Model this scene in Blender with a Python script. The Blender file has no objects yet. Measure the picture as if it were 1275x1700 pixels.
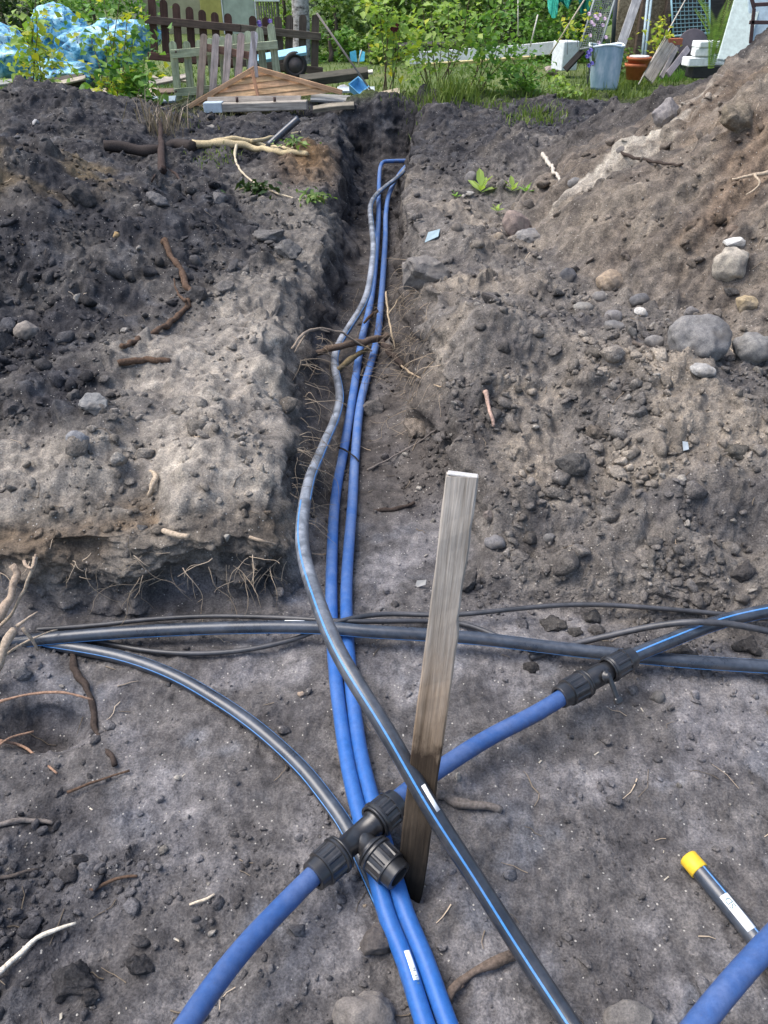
import bpy, bmesh, math, random
import numpy as np
from mathutils import Vector, Matrix

random.seed(7)
RNG = np.random.default_rng(11)
scene = bpy.context.scene
COL = scene.collection
R = math.radians

# ------------------------------------------------------------------ camera
CAM_H, PITCH, FPX = 1.7, R(34.7), 1284.0
cam_d = bpy.data.cameras.new("camera")
cam_d.sensor_fit = 'VERTICAL'
cam_d.sensor_height = 36.0
cam_d.sensor_width = 27.0
cam_d.lens = 36.0 * FPX / 1700.0
cam_d.clip_start, cam_d.clip_end = 0.05, 600
cam = bpy.data.objects.new("camera", cam_d)
COL.objects.link(cam)
cam.location = (0, 0, CAM_H)
cam.rotation_euler = (math.pi / 2 - PITCH, 0, 0)
scene.camera = cam

# ------------------------------------------------------------------ light: soft overcast evening
SUN_EL, SUN_AZ = R(62), R(-84)      # azimuth measured from +Y towards +X: high, from the left
world = bpy.data.worlds.new("World")
scene.world = world
world.use_nodes = True
wn = world.node_tree
bg = wn.nodes["Background"]
sky = wn.nodes.new("ShaderNodeTexSky")
sky.sky_type = 'NISHITA'
sky.sun_disc = False
sky.sun_elevation = SUN_EL
sky.sun_rotation = SUN_AZ
sky.air_density = 1.0
sky.dust_density = 3.5
sky.ozone_density = 1.0
wn.links.new(sky.outputs[0], bg.inputs[0])
bg.inputs[1].default_value = 0.15
sun_d = bpy.data.lights.new("sun", 'SUN')
sun_d.energy = 1.5
sun_d.angle = R(46)
sun_d.color = (1.0, 0.97, 0.93)
sun = bpy.data.objects.new("sun", sun_d)
COL.objects.link(sun)
sdir = Vector((math.sin(SUN_AZ) * math.cos(SUN_EL), math.cos(SUN_AZ) * math.cos(SUN_EL), math.sin(SUN_EL)))
sun.rotation_euler = sdir.to_track_quat('Z', 'Y').to_euler()
sun.location = (-4, -4, 8)
vs = scene.view_settings
scene.display_settings.display_device = 'sRGB'
vs.view_transform = 'Standard'
vs.look = 'None'
vs.exposure = 1.0
vs.gamma = 1.0
vs.use_curve_mapping = False

# ------------------------------------------------------------------ reading points off the ground plan
C0 = np.array([0, 0, CAM_H])
FWD = np.array([0, math.cos(PITCH), -math.sin(PITCH)])
UPV = np.array([0, math.sin(PITCH), math.cos(PITCH)])
RGT = np.array([1.0, 0, 0])

def ray(px, py):
    return RGT * ((px - 637.5) / FPX) + UPV * ((850 - py) / FPX) + FWD

def P(px, py, z):
    d = ray(px, py)
    return C0 + d * ((z - CAM_H) / d[2])

def D(px, py, y):
    d = ray(px, py)
    return C0 + d * (y / d[1])

def proj(p):
    v = np.asarray(p, float) - C0
    dep = v @ FWD
    return np.stack([637.5 + FPX * (v @ RGT) / dep, 850 - FPX * (v @ UPV) / dep], -1)

# ------------------------------------------------------------------ noise
def _hash(ix, iy, s):
    n = (ix.astype(np.int64) * 374761393 + iy.astype(np.int64) * 668265263 + int(s) * 974634623) & 0xFFFFFFFF
    n = ((n ^ (n >> 13)) * 1274126177) & 0xFFFFFFFF
    n = ((n ^ (n >> 15)) * 2246822519) & 0xFFFFFFFF
    return n ^ (n >> 16)

_ang = np.linspace(0, 2 * np.pi, 257)[:256]
_GX, _GY = np.cos(_ang), np.sin(_ang)

def noise(x, y, s=0):
    xi, yi = np.floor(x), np.floor(y)
    fx, fy = x - xi, y - yi
    u = fx * fx * fx * (fx * (fx * 6 - 15) + 10)
    v = fy * fy * fy * (fy * (fy * 6 - 15) + 10)
    xi, yi = xi.astype(np.int64), yi.astype(np.int64)
    def g(dx, dy):
        h = _hash(xi + dx, yi + dy, s) & 255
        return _GX[h] * (fx - dx) + _GY[h] * (fy - dy)
    a = g(0, 0); b = g(1, 0); c = g(0, 1); d = g(1, 1)
    a = a + u * (b - a); c = c + u * (d - c)
    return (a + v * (c - a)) * 1.5

def fbm(x, y, o=4, s=0, gain=0.5):
    r, a, f = 0, 1.0, 1.0
    for k in range(o):
        r = r + a * noise(x * f + 17.3 * k, y * f - 9.1 * k, s + k)
        a *= gain; f *= 2.03
    return r

def clods(x, y, cell, s, dens):
    """Domes of crumbled earth: height and a 0..1 tint per dome; dens (0..1) may vary over the ground."""
    gx, gy = x / cell, y / cell
    xi, yi = np.floor(gx).astype(np.int64), np.floor(gy).astype(np.int64)
    best = np.zeros_like(gx); 
    for dx in (-1, 0, 1):
        for dy in (-1, 0, 1):
            cx, cy = xi + dx, yi + dy
            h1 = _hash(cx, cy, s); h2 = _hash(cx, cy, s + 71)
            jx = (h1 & 1023) / 1023.0; jy = ((h1 >> 10) & 1023) / 1023.0
            rr = 0.22 + 0.36 * ((h2 & 1023) / 1023.0) ** 1.6
            on = ((h2 >> 10) & 1023) / 1023.0 < dens
            an = ((h2 >> 20) & 1023) / 1023.0 * 6.283
            ex, ey = gx - cx - jx, gy - cy - jy
            ca, sa = np.cos(an), np.sin(an)
            e1 = ex * ca + ey * sa; e2 = (-ex * sa + ey * ca) * (1.0 + 0.6 * jx)
            q = 1 - (e1 * e1 + e2 * e2) / (rr * rr)
            qq = np.clip(q, 0, 1); hgt = np.where(on, rr * .85 * qq ** 1.25 * (1.7 - .7 * qq) * (.5 + .7 * jy), 0)
            best = np.maximum(best, hgt)
    return best * cell

def sst(a, b, x):
    t = np.clip((x - a) / (b - a), 0, 1)
    return t * t * (3 - 2 * t)

# ------------------------------------------------------------------ the lie of the land
def edges(x, y):
    wob = 0.045 * noise(x * 2.2 + 5, y * 2.4, 3) + 0.022 * noise(x * 8, y * 8, 4)
    xL = np.interp(y, [1.5, 1.95, 2.7, 3.2, 4.4, 7.4, 9.4], [-.30, -.30, -.35, -.37, -.33, -.30, -.33]) + wob
    xF = np.interp(y, [2.2, 3.0, 3.9, 5.4, 7.0, 9.4], [.30, .07, .06, .09, .13, .27]) + wob
    xR = np.interp(y, [2.2, 3.0, 3.9, 5.4, 7.0, 9.4], [.50, .25, .215, .20, .27, .40]) + wob
    yE = np.interp(x, [-3, -1.3, -.8, -.5, -.36, -.28], [1.80, 1.86, 1.90, 1.92, 1.93, 2.02]) + 0.03 * noise(x * 4.0, y * 0 + 1, 5) + .012 * noise(x * 13, y * 0 + 4, 6)
    yf = np.interp(x, [-.1, .03, .13, .32, .72, 1.24, 2.5], [3.3, 2.95, 2.4, 2.0, 1.84, 1.8, 1.75]) + .05 * noise(x * 3.3, y * 0 + 9, 7)
    yt = np.interp(x, [0, .1, .26, .66, 1.02, 1.4, 2.5], [3.4, 3.35, 3.2, 3.15, 2.78, 2.62, 2.55]) + .08 * noise(x * 2.6, y * 0 + 2, 8)
    return xL, xF, xR, yE, yf, yt

HEAP = (3.36, 4.95)
def base_h(x, y):
    xL, xF, xR, yE, yf, yt = edges(x, y)
    # left bank: steep face to the pit and to the trench
    slump = sst(2.3, 3.2, y) * sst(-.25, .5, noise(x * .6 + 2, y * 1.1, 15) + .25)      # stretches where the edge has slid in
    wl = sst(0.05, -0.06, x - xL) * (1 - slump) + slump * np.clip((.13 - (x - xL)) / .30, 0, 1) ** 1.15
    wf = sst(-0.035, 0.05, y - yE)
    zl = 0.345 + 0.03 * sst(1.9, 2.6, y) + 0.05 * sst(3.5, 7, y) - 0.115 * np.clip(1 - (y - yE) / .42, 0, 1) ** 2.2 - .07 * np.clip(1 - (xL - x) / .24, 0, 1) ** 2.2 + .05 * noise(x * 3.1, y * 2.2, 14) * sst(1.9, 2.2, y)
    left = zl * wl * wf
    # right bank: long crumbling slope to the pit, steeper one to the trench
    s = np.clip((y - yf) / (yt - yf), 0, 1)
    s = s ** 0.78
    w = np.clip((x - xF) / (xR - xF), 0, 1)
    w = w * w * (2.0 - 1.0 * w)
    zr = 0.42 + 0.05 * sst(3.5, 7, y)
    right = zr * np.minimum(s, w)
    h = np.maximum(left, right)
    # soil spilled down on to the trench floor
    h = h + .06 * sst(2.3, 2.7, y) * sst(6.5, 5, y) * np.clip((x - xF + .10) / .12, 0, 1) * (1 - w) * (.5 + noise(x * 4, y * 3, 16))
    # end of the trench and the far bank
    h = np.maximum(h, 0.47 * sst(9.38, 9.72, y + .16 * noise(x * 3, y, 12)))
    h = h + .15 * np.exp(-((x - .1) / .8) ** 2 - ((y - 9.95) / .27) ** 2)
    # spoil heaps
    def cone(cx, cy, hh, rr, ex=1.0, p=1.0):
        d = np.sqrt(((x - cx) / ex) ** 2 + (y - cy) ** 2)
        q = np.clip(1 - d / rr, 0, 1)
        return hh * (q - 0.10 * np.exp(-(q - 1) ** 2 / .012) ) ** p * (1 if p == 1 else 1)
    def hump(cx, cy, hh, rx, ry):
        return hh * np.exp(-((x - cx) / rx) ** 2 - ((y - cy) / ry) ** 2)
    onL = sst(0.02, -.14, x - xL)
    onR = sst(0, .12, x - xR)
    h = h + onL * np.maximum(np.clip(cone(-3.2, 8.2, .50, 1.6), 0, 1), 0)
    h = h + onL * (np.clip(cone(-2.2, 4.75, .58, 1.42), 0, 1) + hump(-.62, 6.9, .13, .32, .5) + hump(-1.3, 7.6, .10, .5, .4) + hump(-.45, 8.6, .12, .25, .4))
    h = h + onR * (hump(1.15, 6.7, .24, .55, .7) + hump(.55, 8.9, .12, .5, .45) + hump(1.9, 9.4, .13, .9, .35) + hump(.55, 9.75, .08, .4, .3) + hump(.46, 3.25, .11, .26, .24) + hump(.40, 4.6, .06, .2, .4) + hump(.9, 2.95, .04, .22, .15))
    d = np.sqrt((x - HEAP[0]) ** 2 + (y - HEAP[1]) ** 2)
    th = np.arctan2(y - HEAP[1], x - HEAP[0])
    rad = 2.60 + .16 * noise(th * 3, th * 0, 21)
    q = np.clip(rad - d, 0, 9)
    h = h + onR * (0.64 * q * sst(-.1, .35, q) - .25 * np.clip(q - 1.7, 0, 2))
    # left side of the pit climbs a little, hollow under the roots
    h = h + (1 - wf) * (.16 * sst(-.85, -1.5, x) * sst(.3, 1.2, y) + .07 * sst(-.55, -1.1, x) * sst(1.15, .7, y))
    h = h - .13 * np.exp(-((x + .95) / .12) ** 2 - ((y - 1.42) / .065) ** 2)
    # undercut scars and a hanging lump on the right slope; the hole round the stake's foot
    h = h - hump(.52, 2.12, .065, .13, .055) + hump(.48, 2.27, .05, .13, .07) - hump(1.22, 2.10, .08, .12, .09) + hump(1.15, 2.26, .03, .2, .07) - hump(.085, .955, .045, .035, .03)
    return h

def masks(x, y):
    xL, xF, xR, yE, yf, yt = edges(x, y)
    n1 = fbm(x * 1.3, y * 1.3, 3, 31)
    n2 = fbm(x * 4.0, y * 4.0, 3, 35)
    floor_ = (1 - sst(-.02, .10, np.minimum(xL + .02 - x, y - yE))) * (1 - sst(-.05, .15, np.minimum(y - yf, x - xF)))
    leftb = sst(.02, -.06, x - xL) * sst(-.02, .06, y - yE)
    rslope = sst(-.1, .1, y - yf) * sst(-.05, .1, x - xF)
    d = np.sqrt((x - HEAP[0]) ** 2 + (y - HEAP[1]) ** 2)
    heap = sst(0, .35, 2.62 - d)
    m1 = sst(1.85, 1.45, np.hypot(x + 3.15, y - 8.3))
    m2 = sst(1.75, 1.30, np.hypot(x + 2.15, y - 4.75))
    far = sst(5.6, 6.8, y + .5 * n1)
    dark = np.clip(np.maximum(np.maximum(m1, m2), far * (1 - heap)), 0, 1)
    dark = np.maximum(dark, leftb * sst(-.75, -1.25, x + .25 * n1) * sst(2.2, 2.6, y))
    dark = np.maximum(dark, leftb * sst(3.4, 4.6, y + .6 * n1) * (.25 + .45 * sst(-.8, -1.2, x + .2 * n2)))
    dark = np.maximum(dark, .75 * floor_ * sst(-.45, -.85, x + .2 * n1 + .12 * n2) * sst(1.35, .95, y + .2 * n2))
    dark = dark * (1 - heap)
    sand = leftb * sst(1.0, .55, np.abs(x + .62) + .25 * n1) * sst(4.6, 2.9, y + .5 * n1)
    return dict(floor=floor_, leftb=leftb, rslope=rslope, heap=heap, dark=dark, sand=sand, m1=m1, m2=m2, far=far, n1=n1, n2=n2)

def detail_h(x, y, M):
    th = np.arctan2(y - HEAP[1], x - HEAP[0]); d = np.hypot(x - HEAP[0], y - HEAP[1])
    wx = x + .03 * noise(x * 9, y * 9, 51) + .013 * noise(x * 22, y * 22, 52)
    wy = y + .03 * noise(x * 9 + 40, y * 9, 53) + .013 * noise(x * 22, y * 22 + 40, 54)
    rough = np.clip(1 - .78 * M['floor'] * (1 - M['dark']), .15, 1)
    h = rough * .045 * fbm(x * 2.1, y * 2.1, 3, 60) + (.0045 + .015 * rough) * fbm(x * 8.5, y * 8.5, 3, 64)
    crumb = np.clip(.25 + .55 * M['rslope'] + .5 * M['dark'] + .25 * M['leftb'] * (1 - M['sand']) + .65 * M['n2'] + .3 * M['n1'] - .15 * M['floor'] - .4 * M['sand'], .0, .95)
    crumb = crumb * (1 - .55 * M['floor'] * (1 - M['dark']))
    h = h + .62 * clods(wx, wy, .17, 70, crumb * .45) * sst(0, 1, rough)
    h = h + .62 * clods(wx + 3, wy, .085, 73, crumb * .8) * (.35 + .65 * rough)
    h = h + .6 * clods(wx, wy + 5, .042, 76, np.clip(crumb + .05, 0, 1)) * (.45 + .55 * rough)
    h = h + .5 * clods(wx + 8, wy + 5, .021, 79, np.clip(crumb + .15, 0, 1)) * sst(4.2, 2.6, y)
    h = h + ((.0026 + .0045 * rough) * noise(x * 30, y * 30, 82) + .003 * noise(x * 62, y * 62, 83) * sst(3.2, 1.6, y)) - .009 * rough * np.abs(fbm(x * 11, y * 11, 2, 88)) + .003 * np.abs(noise(x * 24, y * 24, 86)) * M['floor']
    # digger bucket marks across the sandy bank, downhill runs on the heap
    h = h + M['sand'] * .013 * noise(x * 1.6, y * 15 + 2 * noise(x * 1.5, y * 2, 90), 91)
    h = h + M['heap'] * (.045 * noise(th * 13, d * 1.4, 93) + .020 * noise(th * 34, d * 2.2, 94) + .022 * fbm(x * 6, y * 6, 3, 96))
    # trodden dents in the pit floor
    h = h - M['floor'] * .016 * sst(.25, .8, noise(x * 4.2, y * 5.5, 97))
    return h

def hfun(x, y):
    x = np.atleast_1d(np.asarray(x, float)); y = np.atleast_1d(np.asarray(y, float))
    return base_h(x, y) + detail_h(x, y, masks(x, y))

def G(px, py, lift=0.0):
    """Where the line of sight through a point of the plan meets the earth."""
    d = ray(px, py)
    t = np.concatenate([np.arange(.9, 6, .02), np.arange(6, 16, .04)])
    pts = C0[None] + d[None] * t[:, None]
    hh = hfun(pts[:, 0], pts[:, 1])
    below = np.nonzero(pts[:, 2] < hh)[0]
    i = below[0] if len(below) else len(t) - 1
    if i > 0:
        a, b = pts[i - 1], pts[i]
        ga, gb = a[2] - hh[i - 1], b[2] - hh[i]
        k = ga / (ga - gb) if ga != gb else 0
        p = a + (b - a) * k
    else:
        p = pts[i]
    return np.array([p[0], p[1], p[2] + lift])

# ------------------------------------------------------------------ object helpers
def tag(o, label, cat, group=None):
    o['label'] = label; o['category'] = cat
    if group: o['group'] = group
    return o

def empty(name, loc, label, cat, group=None):
    o = bpy.data.objects.new(name, None)
    o.empty_display_size = .05
    COL.objects.link(o); o.location = loc
    return tag(o, label, cat, group)

def place(o, parent=None, M=None):
    if parent is not None:
        o.parent = parent
        if M is None: M = Matrix()
        o.matrix_basis = parent.matrix_basis.inverted() @ M
        if parent.parent is not None:
            o.matrix_basis = (parent.parent.matrix_basis @ parent.matrix_basis).inverted() @ M
    elif M is not None:
        o.matrix_basis = M
    return o

def mesh_obj(name, verts, faces, mat, parent=None, M=None, smooth=True, color=None):
    me = bpy.data.meshes.new(name)
    if isinstance(verts, np.ndarray): verts = verts.tolist()
    if isinstance(faces, np.ndarray): faces = faces.tolist()
    me.from_pydata(verts, [], faces)
    if smooth: me.shade_smooth()
    me.update()
    return data_obj(name, me, mat, parent, M, color)

def data_obj(name, me, mat, parent=None, M=None, color=None):
    if mat and not me.materials: me.materials.append(mat)
    o = bpy.data.objects.new(name, me)
    COL.objects.link(o)
    place(o, parent, M)
    if color: o.color = (*color, 1)
    return o

def big_mesh(name, V, F, mat, attr=None, smooth=True):
    """V (n,3), F (m,k) arrays, fast path."""
    me = bpy.data.meshes.new(name)
    k = F.shape[1]
    me.vertices.add(len(V)); me.vertices.foreach_set('co', V.astype(np.float32).ravel())
    me.loops.add(F.size); me.loops.foreach_set('vertex_index', F.astype(np.int32).ravel())
    me.polygons.add(len(F)); me.polygons.foreach_set('loop_start', np.arange(0, F.size, k, dtype=np.int32))
    me.update(calc_edges=True)
    if smooth: me.shade_smooth()
    if attr is not None:
        a = me.color_attributes.new('tone', 'FLOAT_COLOR', 'POINT')
        c = np.ones((len(V), 4), np.float32); c[:, :attr.shape[1]] = attr
        a.data.foreach_set('color', c.ravel())
    if mat: me.materials.append(mat)
    return me

class MB:
    def __init__(s): s.v = []; s.f = []
    def add(s, v, f):
        b = len(s.v); s.v += [tuple(p) for p in v]; s.f += [tuple(i + b for i in q) for q in f]; return s
    def build(s, name, mat, parent=None, M=None, smooth=True, color=None):
        return mesh_obj(name, s.v, s.f, mat, parent, M, smooth, color)

def frame(x, z_hint=(0, 0, 1), loc=(0, 0, 0)):
    """Matrix whose local X runs along x and local Z is as near z_hint as it can be."""
    X = Vector(x).normalized(); Z = Vector(z_hint)
    Z = (Z - X * Z.dot(X))
    if Z.length < 1e-5: Z = Vector((0, 1, 0)) - X * X.y
    Z.normalize(); Y = Z.cross(X)
    m = Matrix((X, Y, Z)).transposed().to_4x4(); m.translation = Vector(loc)
    return m

def box_mesh(name, sx, sy, sz, bev=0.003, wob=0.0, seed=0, cuts=1):
    """Sawn board: local X 0..sx, Y and Z centred; softened edges, optional warp."""
    bm = bmesh.new()
    bmesh.ops.create_cube(bm, size=1)
    for v in bm.verts: v.co = Vector(((v.co.x + .5) * sx, v.co.y * sy, v.co.z * sz))
    if cuts > 1:
        es = [e for e in bm.edges if abs((e.verts[0].co - e.verts[1].co).x) > sx * .5]
        bmesh.ops.subdivide_edges(bm, edges=es, cuts=cuts)
    if bev: bmesh.ops.bevel(bm, geom=[e for e in bm.edges if len(e.link_faces) == 2 and e.calc_face_angle(0) > .5], offset=min(bev, sy * .2, sz * .3), segments=1, affect='EDGES')
    rr = random.Random(seed)
    a, b, c = rr.uniform(-1, 1), rr.uniform(-1, 1), rr.uniform(0, 6)
    if wob:
        for v in bm.verts:
            t = v.co.x / sx
            v.co.z += wob * a * math.sin(t * 3.1 + c); v.co.y += wob * b * math.sin(t * 2.3 + c)
    me = bpy.data.meshes.new(name); bm.to_mesh(me); bm.free()
    return me

def plank(name, p0, p1, w, t, mat, zhint=(0, 0, 1), parent=None, color=None, bev=.003, wob=0.004, label=None, cat=None, group=None):
    p0, p1 = Vector(p0), Vector(p1)
    me = box_mesh(name, (p1 - p0).length, w, t, bev, wob, hash((name, round(p0.x, 3), round(p1.z, 3))) % 9999, 4)
    o = data_obj(name, me, mat, parent, frame(p1 - p0, zhint, p0), color)
    if label: tag(o, label, cat or 'plank', group)
    return o

def catmull(pts, step):
    pts = np.asarray(pts, float)
    p = np.vstack([2 * pts[0] - pts[1], pts, 2 * pts[-1] - pts[-2]])
    out = []
    for i in range(1, len(p) - 2):
        n = max(2, int(np.linalg.norm(p[i + 1] - p[i]) / (step * .25)))
        t = np.linspace(0, 1, n, endpoint=False)[:, None]
        # centripetal-like by plain uniform spline: points are close together
        out.append(.5 * ((2 * p[i]) + (-p[i - 1] + p[i + 1]) * t + (2 * p[i - 1] - 5 * p[i] + 4 * p[i + 1] - p[i + 2]) * t ** 2 + (-p[i - 1] + 3 * p[i] - 3 * p[i + 1] + p[i + 2]) * t ** 3))
    c = np.vstack(out + [pts[-1:]])
    L = np.concatenate([[0], np.cumsum(np.linalg.norm(np.diff(c, axis=0), axis=1))])
    n = max(3, int(L[-1] / step) + 1)
    s = np.linspace(0, L[-1], n)
    return np.stack([np.interp(s, L, c[:, k]) for k in range(3)], -1)

def smooth_path(c, it):
    for _ in range(it):
        c = c.copy(); c[1:-1] = .5 * c[1:-1] + .25 * (c[:-2] + c[2:])
    return c

def frames(c):
    t = np.gradient(c, axis=0); t /= np.linalg.norm(t, axis=1)[:, None]
    up = np.array([0, 0, 1.0])
    b = np.cross(t, up); nb = np.linalg.norm(b, axis=1)[:, None]
    b = np.where(nb > .05, b / np.maximum(nb, 1e-6), np.array([1.0, 0, 0]))
    n = np.cross(b, t)
    return t, b, n

def tube_arrays(c, r, sides=10, caps=True):
    r = np.broadcast_to(np.asarray(r, float), (len(c),))
    t, b, n = frames(c)
    a = np.linspace(0, 2 * np.pi, sides, endpoint=False)
    V = c[:, None] + r[:, None, None] * (np.cos(a)[None, :, None] * n[:, None] + np.sin(a)[None, :, None] * b[:, None])
    V = V.reshape(-1, 3)
    m = len(c)
    i = np.arange(m - 1)[:, None] * sides; k = np.arange(sides)[None]; k2 = (k + 1) % sides
    F = np.stack([i + k, i + sides + k, i + sides + k2, i + k2], -1).reshape(-1, 4).tolist()
    if caps:
        F.append(list(range(sides))); F.append(list(range((m - 1) * sides, m * sides))[::-1])
    return V, F

def sector_arrays(c, r, th0, th1, nseg=4, lift=.0006):
    """Strip lying on a pipe's wall, from angle th0 to th1 (0 = top), with a little thickness."""
    t, b, n = frames(c)
    a = np.linspace(th0, th1, nseg + 1)
    V = []
    for rr in (r + lift, r - .0012):
        V.append(c[:, None] + rr * (np.cos(a)[None, :, None] * n[:, None] + np.sin(a)[None, :, None] * b[:, None]))
    m, w = len(c), nseg + 1
    V = np.concatenate([v.reshape(-1, 3) for v in V]); o = m * w
    F = []
    for i in range(m - 1):
        for k in range(nseg):
            F.append((i * w + k, (i + 1) * w + k, (i + 1) * w + k + 1, i * w + k + 1))
        F.append((i * w, o + i * w, o + (i + 1) * w, (i + 1) * w))
        F.append((i * w + nseg, (i + 1) * w + nseg, o + (i + 1) * w + nseg, o + i * w + nseg))
    for k in range(nseg):
        F.append((k, k + 1, o + k + 1, o + k))
        e = (m - 1) * w
        F.append((e + k, o + e + k, o + e + k + 1, e + k + 1))
    return V, F

def lathe_arrays(prof, sides=32, ribs=None):
    """prof: list of (x, r[, rib height]) along local X; ribs = count of raised bars round the ring."""
    a = np.linspace(0, 2 * np.pi, sides, endpoint=False)
    V, F = [], []
    for p in prof:
        x, r = p[0], p[1]; rb = p[2] if len(p) > 2 else 0
        rr = np.full(sides, r)
        if rb and ribs:
            ph = (a * ribs / (2 * np.pi)) % 1
            rr = r + rb * ((ph < .26) | (ph > .97))
        V.append(np.stack([np.full(sides, x), rr * np.cos(a), rr * np.sin(a)], -1))
    V = np.concatenate(V)
    for i in range(len(prof) - 1):
        for k in range(sides):
            k2 = (k + 1) % sides
            F.append((i * sides + k, i * sides + k2, (i + 1) * sides + k2, (i + 1) * sides + k))
    return V, F

# ------------------------------------------------------------------ materials
def new_mat(name):
    m = bpy.data.materials.new(name); m.use_nodes = True
    nt = m.node_tree
    return m, nt, nt.nodes["Principled BSDF"], nt.nodes["Material Output"]

def nd(nt, typ, **kw):
    n = nt.nodes.new(typ)
    for k, v in kw.items(): setattr(n, k, v)
    return n

def noise_node(nt, scale, detail=4, rough=.55, coord='Object', dist=0.0, stretch=None):
    tc = nd(nt, "ShaderNodeTexCoord")
    n = nd(nt, "ShaderNodeTexNoise")
    n.inputs['Scale'].default_value = scale; n.inputs['Detail'].default_value = detail
    n.inputs['Roughness'].default_value = rough; n.inputs['Distortion'].default_value = dist
    src = tc.outputs[coord]
    if stretch:
        mp = nd(nt, "ShaderNodeMapping"); mp.inputs['Scale'].default_value = stretch
        nt.links.new(src, mp.inputs[0]); src = mp.outputs[0]
    nt.links.new(src, n.inputs['Vector'])
    return n.outputs[0]

def ramp(nt, fac, stops):
    r = nd(nt, "ShaderNodeValToRGB")
    cr = r.color_ramp
    while len(cr.elements) < len(stops): cr.elements.new(.5)
    for e, (p, c) in zip(cr.elements, stops):
        e.position = p; e.color = (*c, 1) if len(c) == 3 else c
    nt.links.new(fac, r.inputs[0])
    return r.outputs[0]

def mixc(nt, fac, a, b, typ='MIX'):
    m = nd(nt, "ShaderNodeMix", data_type='RGBA', blend_type=typ)
    for v, s in ((fac, m.inputs[0]), (a, m.inputs[6]), (b, m.inputs[7])):
        if isinstance(v, (int, float)): s.default_value = v
        elif isinstance(v, tuple): s.default_value = (*v, 1)
        else: nt.links.new(v, s)
    return m.outputs[2]

def bump(nt, bsdf, hgt, strength, dist, prev=None):
    b = nd(nt, "ShaderNodeBump")
    b.inputs['Strength'].default_value = strength; b.inputs['Distance'].default_value = dist
    nt.links.new(hgt, b.inputs['Height'])
    if prev is not None: nt.links.new(prev, b.inputs['Normal'])
    nt.links.new(b.outputs[0], bsdf.inputs['Normal'])
    return b.outputs[0]

def soil_mat(name, fine=1.0):
    m, nt, b, out = new_mat(name)
    at = nd(nt, "ShaderNodeAttribute", attribute_name='tone')
    n1 = noise_node(nt, 22, 6, .65); n2 = noise_node(nt, 170, 5, .7); n3 = noise_node(nt, 5, 4, .6)
    def rel(h_):
        q = nd(nt, 'ShaderNodeMath', operation='MULTIPLY'); nt.links.new(h_, q.inputs[0]); nt.links.new(at.outputs['Alpha'], q.inputs[1]); return q.outputs[0]
    c = mixc(nt, 1.0, at.outputs[0], ramp(nt, n1, [(.3, (.52, .52, .53)), (.52, (1, 1, 1)), (.72, (1.5, 1.48, 1.44))]), 'MULTIPLY')
    c = mixc(nt, 1.0, c, ramp(nt, n2, [(.28, (.45, .45, .46)), (.5, (1, 1, 1)), (.66, (1.45, 1.44, 1.42)), (.74, (2.1, 2.05, 1.95))]), 'MULTIPLY')
    c = mixc(nt, 1.0, c, ramp(nt, n3, [(.3, (.72, .72, .74)), (.7, (1.28, 1.27, 1.24))]), 'MULTIPLY')
    # pale grit
    vo = nd(nt, "ShaderNodeTexVoronoi"); vo.inputs['Scale'].default_value = 95
    tc = nd(nt, "ShaderNodeTexCoord"); nt.links.new(tc.outputs['Object'], vo.inputs['Vector'])
    sep = nd(nt, "ShaderNodeSeparateColor"); nt.links.new(vo.outputs['Color'], sep.inputs[0])
    lt = nd(nt, "ShaderNodeMath", operation='LESS_THAN'); nt.links.new(vo.outputs['Distance'], lt.inputs[0]); lt.inputs[1].default_value = .22
    gt = nd(nt, "ShaderNodeMath", operation='GREATER_THAN'); nt.links.new(sep.outputs[0], gt.inputs[0]); gt.inputs[1].default_value = .93
    mu = nd(nt, "ShaderNodeMath", operation='MULTIPLY'); nt.links.new(lt.outputs[0], mu.inputs[0]); nt.links.new(gt.outputs[0], mu.inputs[1])
    c = mixc(nt, mu.outputs[0], c, (.42, .40, .36))
    nt.links.new(c, b.inputs['Base Color'])
    b.inputs['Roughness'].default_value = .95
    b.inputs['Specular IOR Level'].default_value = .15
    n6 = noise_node(nt, 8.5, 5, .68, dist=.3)
    p = bump(nt, b, rel(n6), .6 * fine, .05)
    p = bump(nt, b, rel(n1), .75 * fine, .022, p)
    p = bump(nt, b, n2, .8 * fine, .006, p)
    n5 = noise_node(nt, 520, 3, .6)
    bump(nt, b, n5, .5 * fine, .0012, p)
    return m

def stone_mat():
    m, nt, b, out = new_mat("stone")
    oi = nd(nt, "ShaderNodeObjectInfo")
    n1 = noise_node(nt, 38, 6, .65); n2 = noise_node(nt, 260, 4, .7); n3 = noise_node(nt, 11, 3, .5)
    c = mixc(nt, 1.0, oi.outputs['Color'], ramp(nt, n1, [(.3, (.6, .6, .62)), (.52, (1, 1, 1)), (.72, (1.4, 1.38, 1.33))]), 'MULTIPLY')
    c = mixc(nt, 1.0, c, ramp(nt, n2, [(.32, (.68, .68, .68)), (.5, (1, 1, 1)), (.7, (1.35, 1.33, 1.3))]), 'MULTIPLY')
    c = mixc(nt, ramp(nt, n3, [(.5, (0, 0, 0)), (.68, (.75, .75, .75))]), c, (.13, .115, .10))
    nt.links.new(c, b.inputs['Base Color'])
    b.inputs['Roughness'].default_value = .85; b.inputs['Specular IOR Level'].default_value = .25
    p = bump(nt, b, n1, .5, .008); bump(nt, b, n2, .5, .002, p)
    return m

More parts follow.
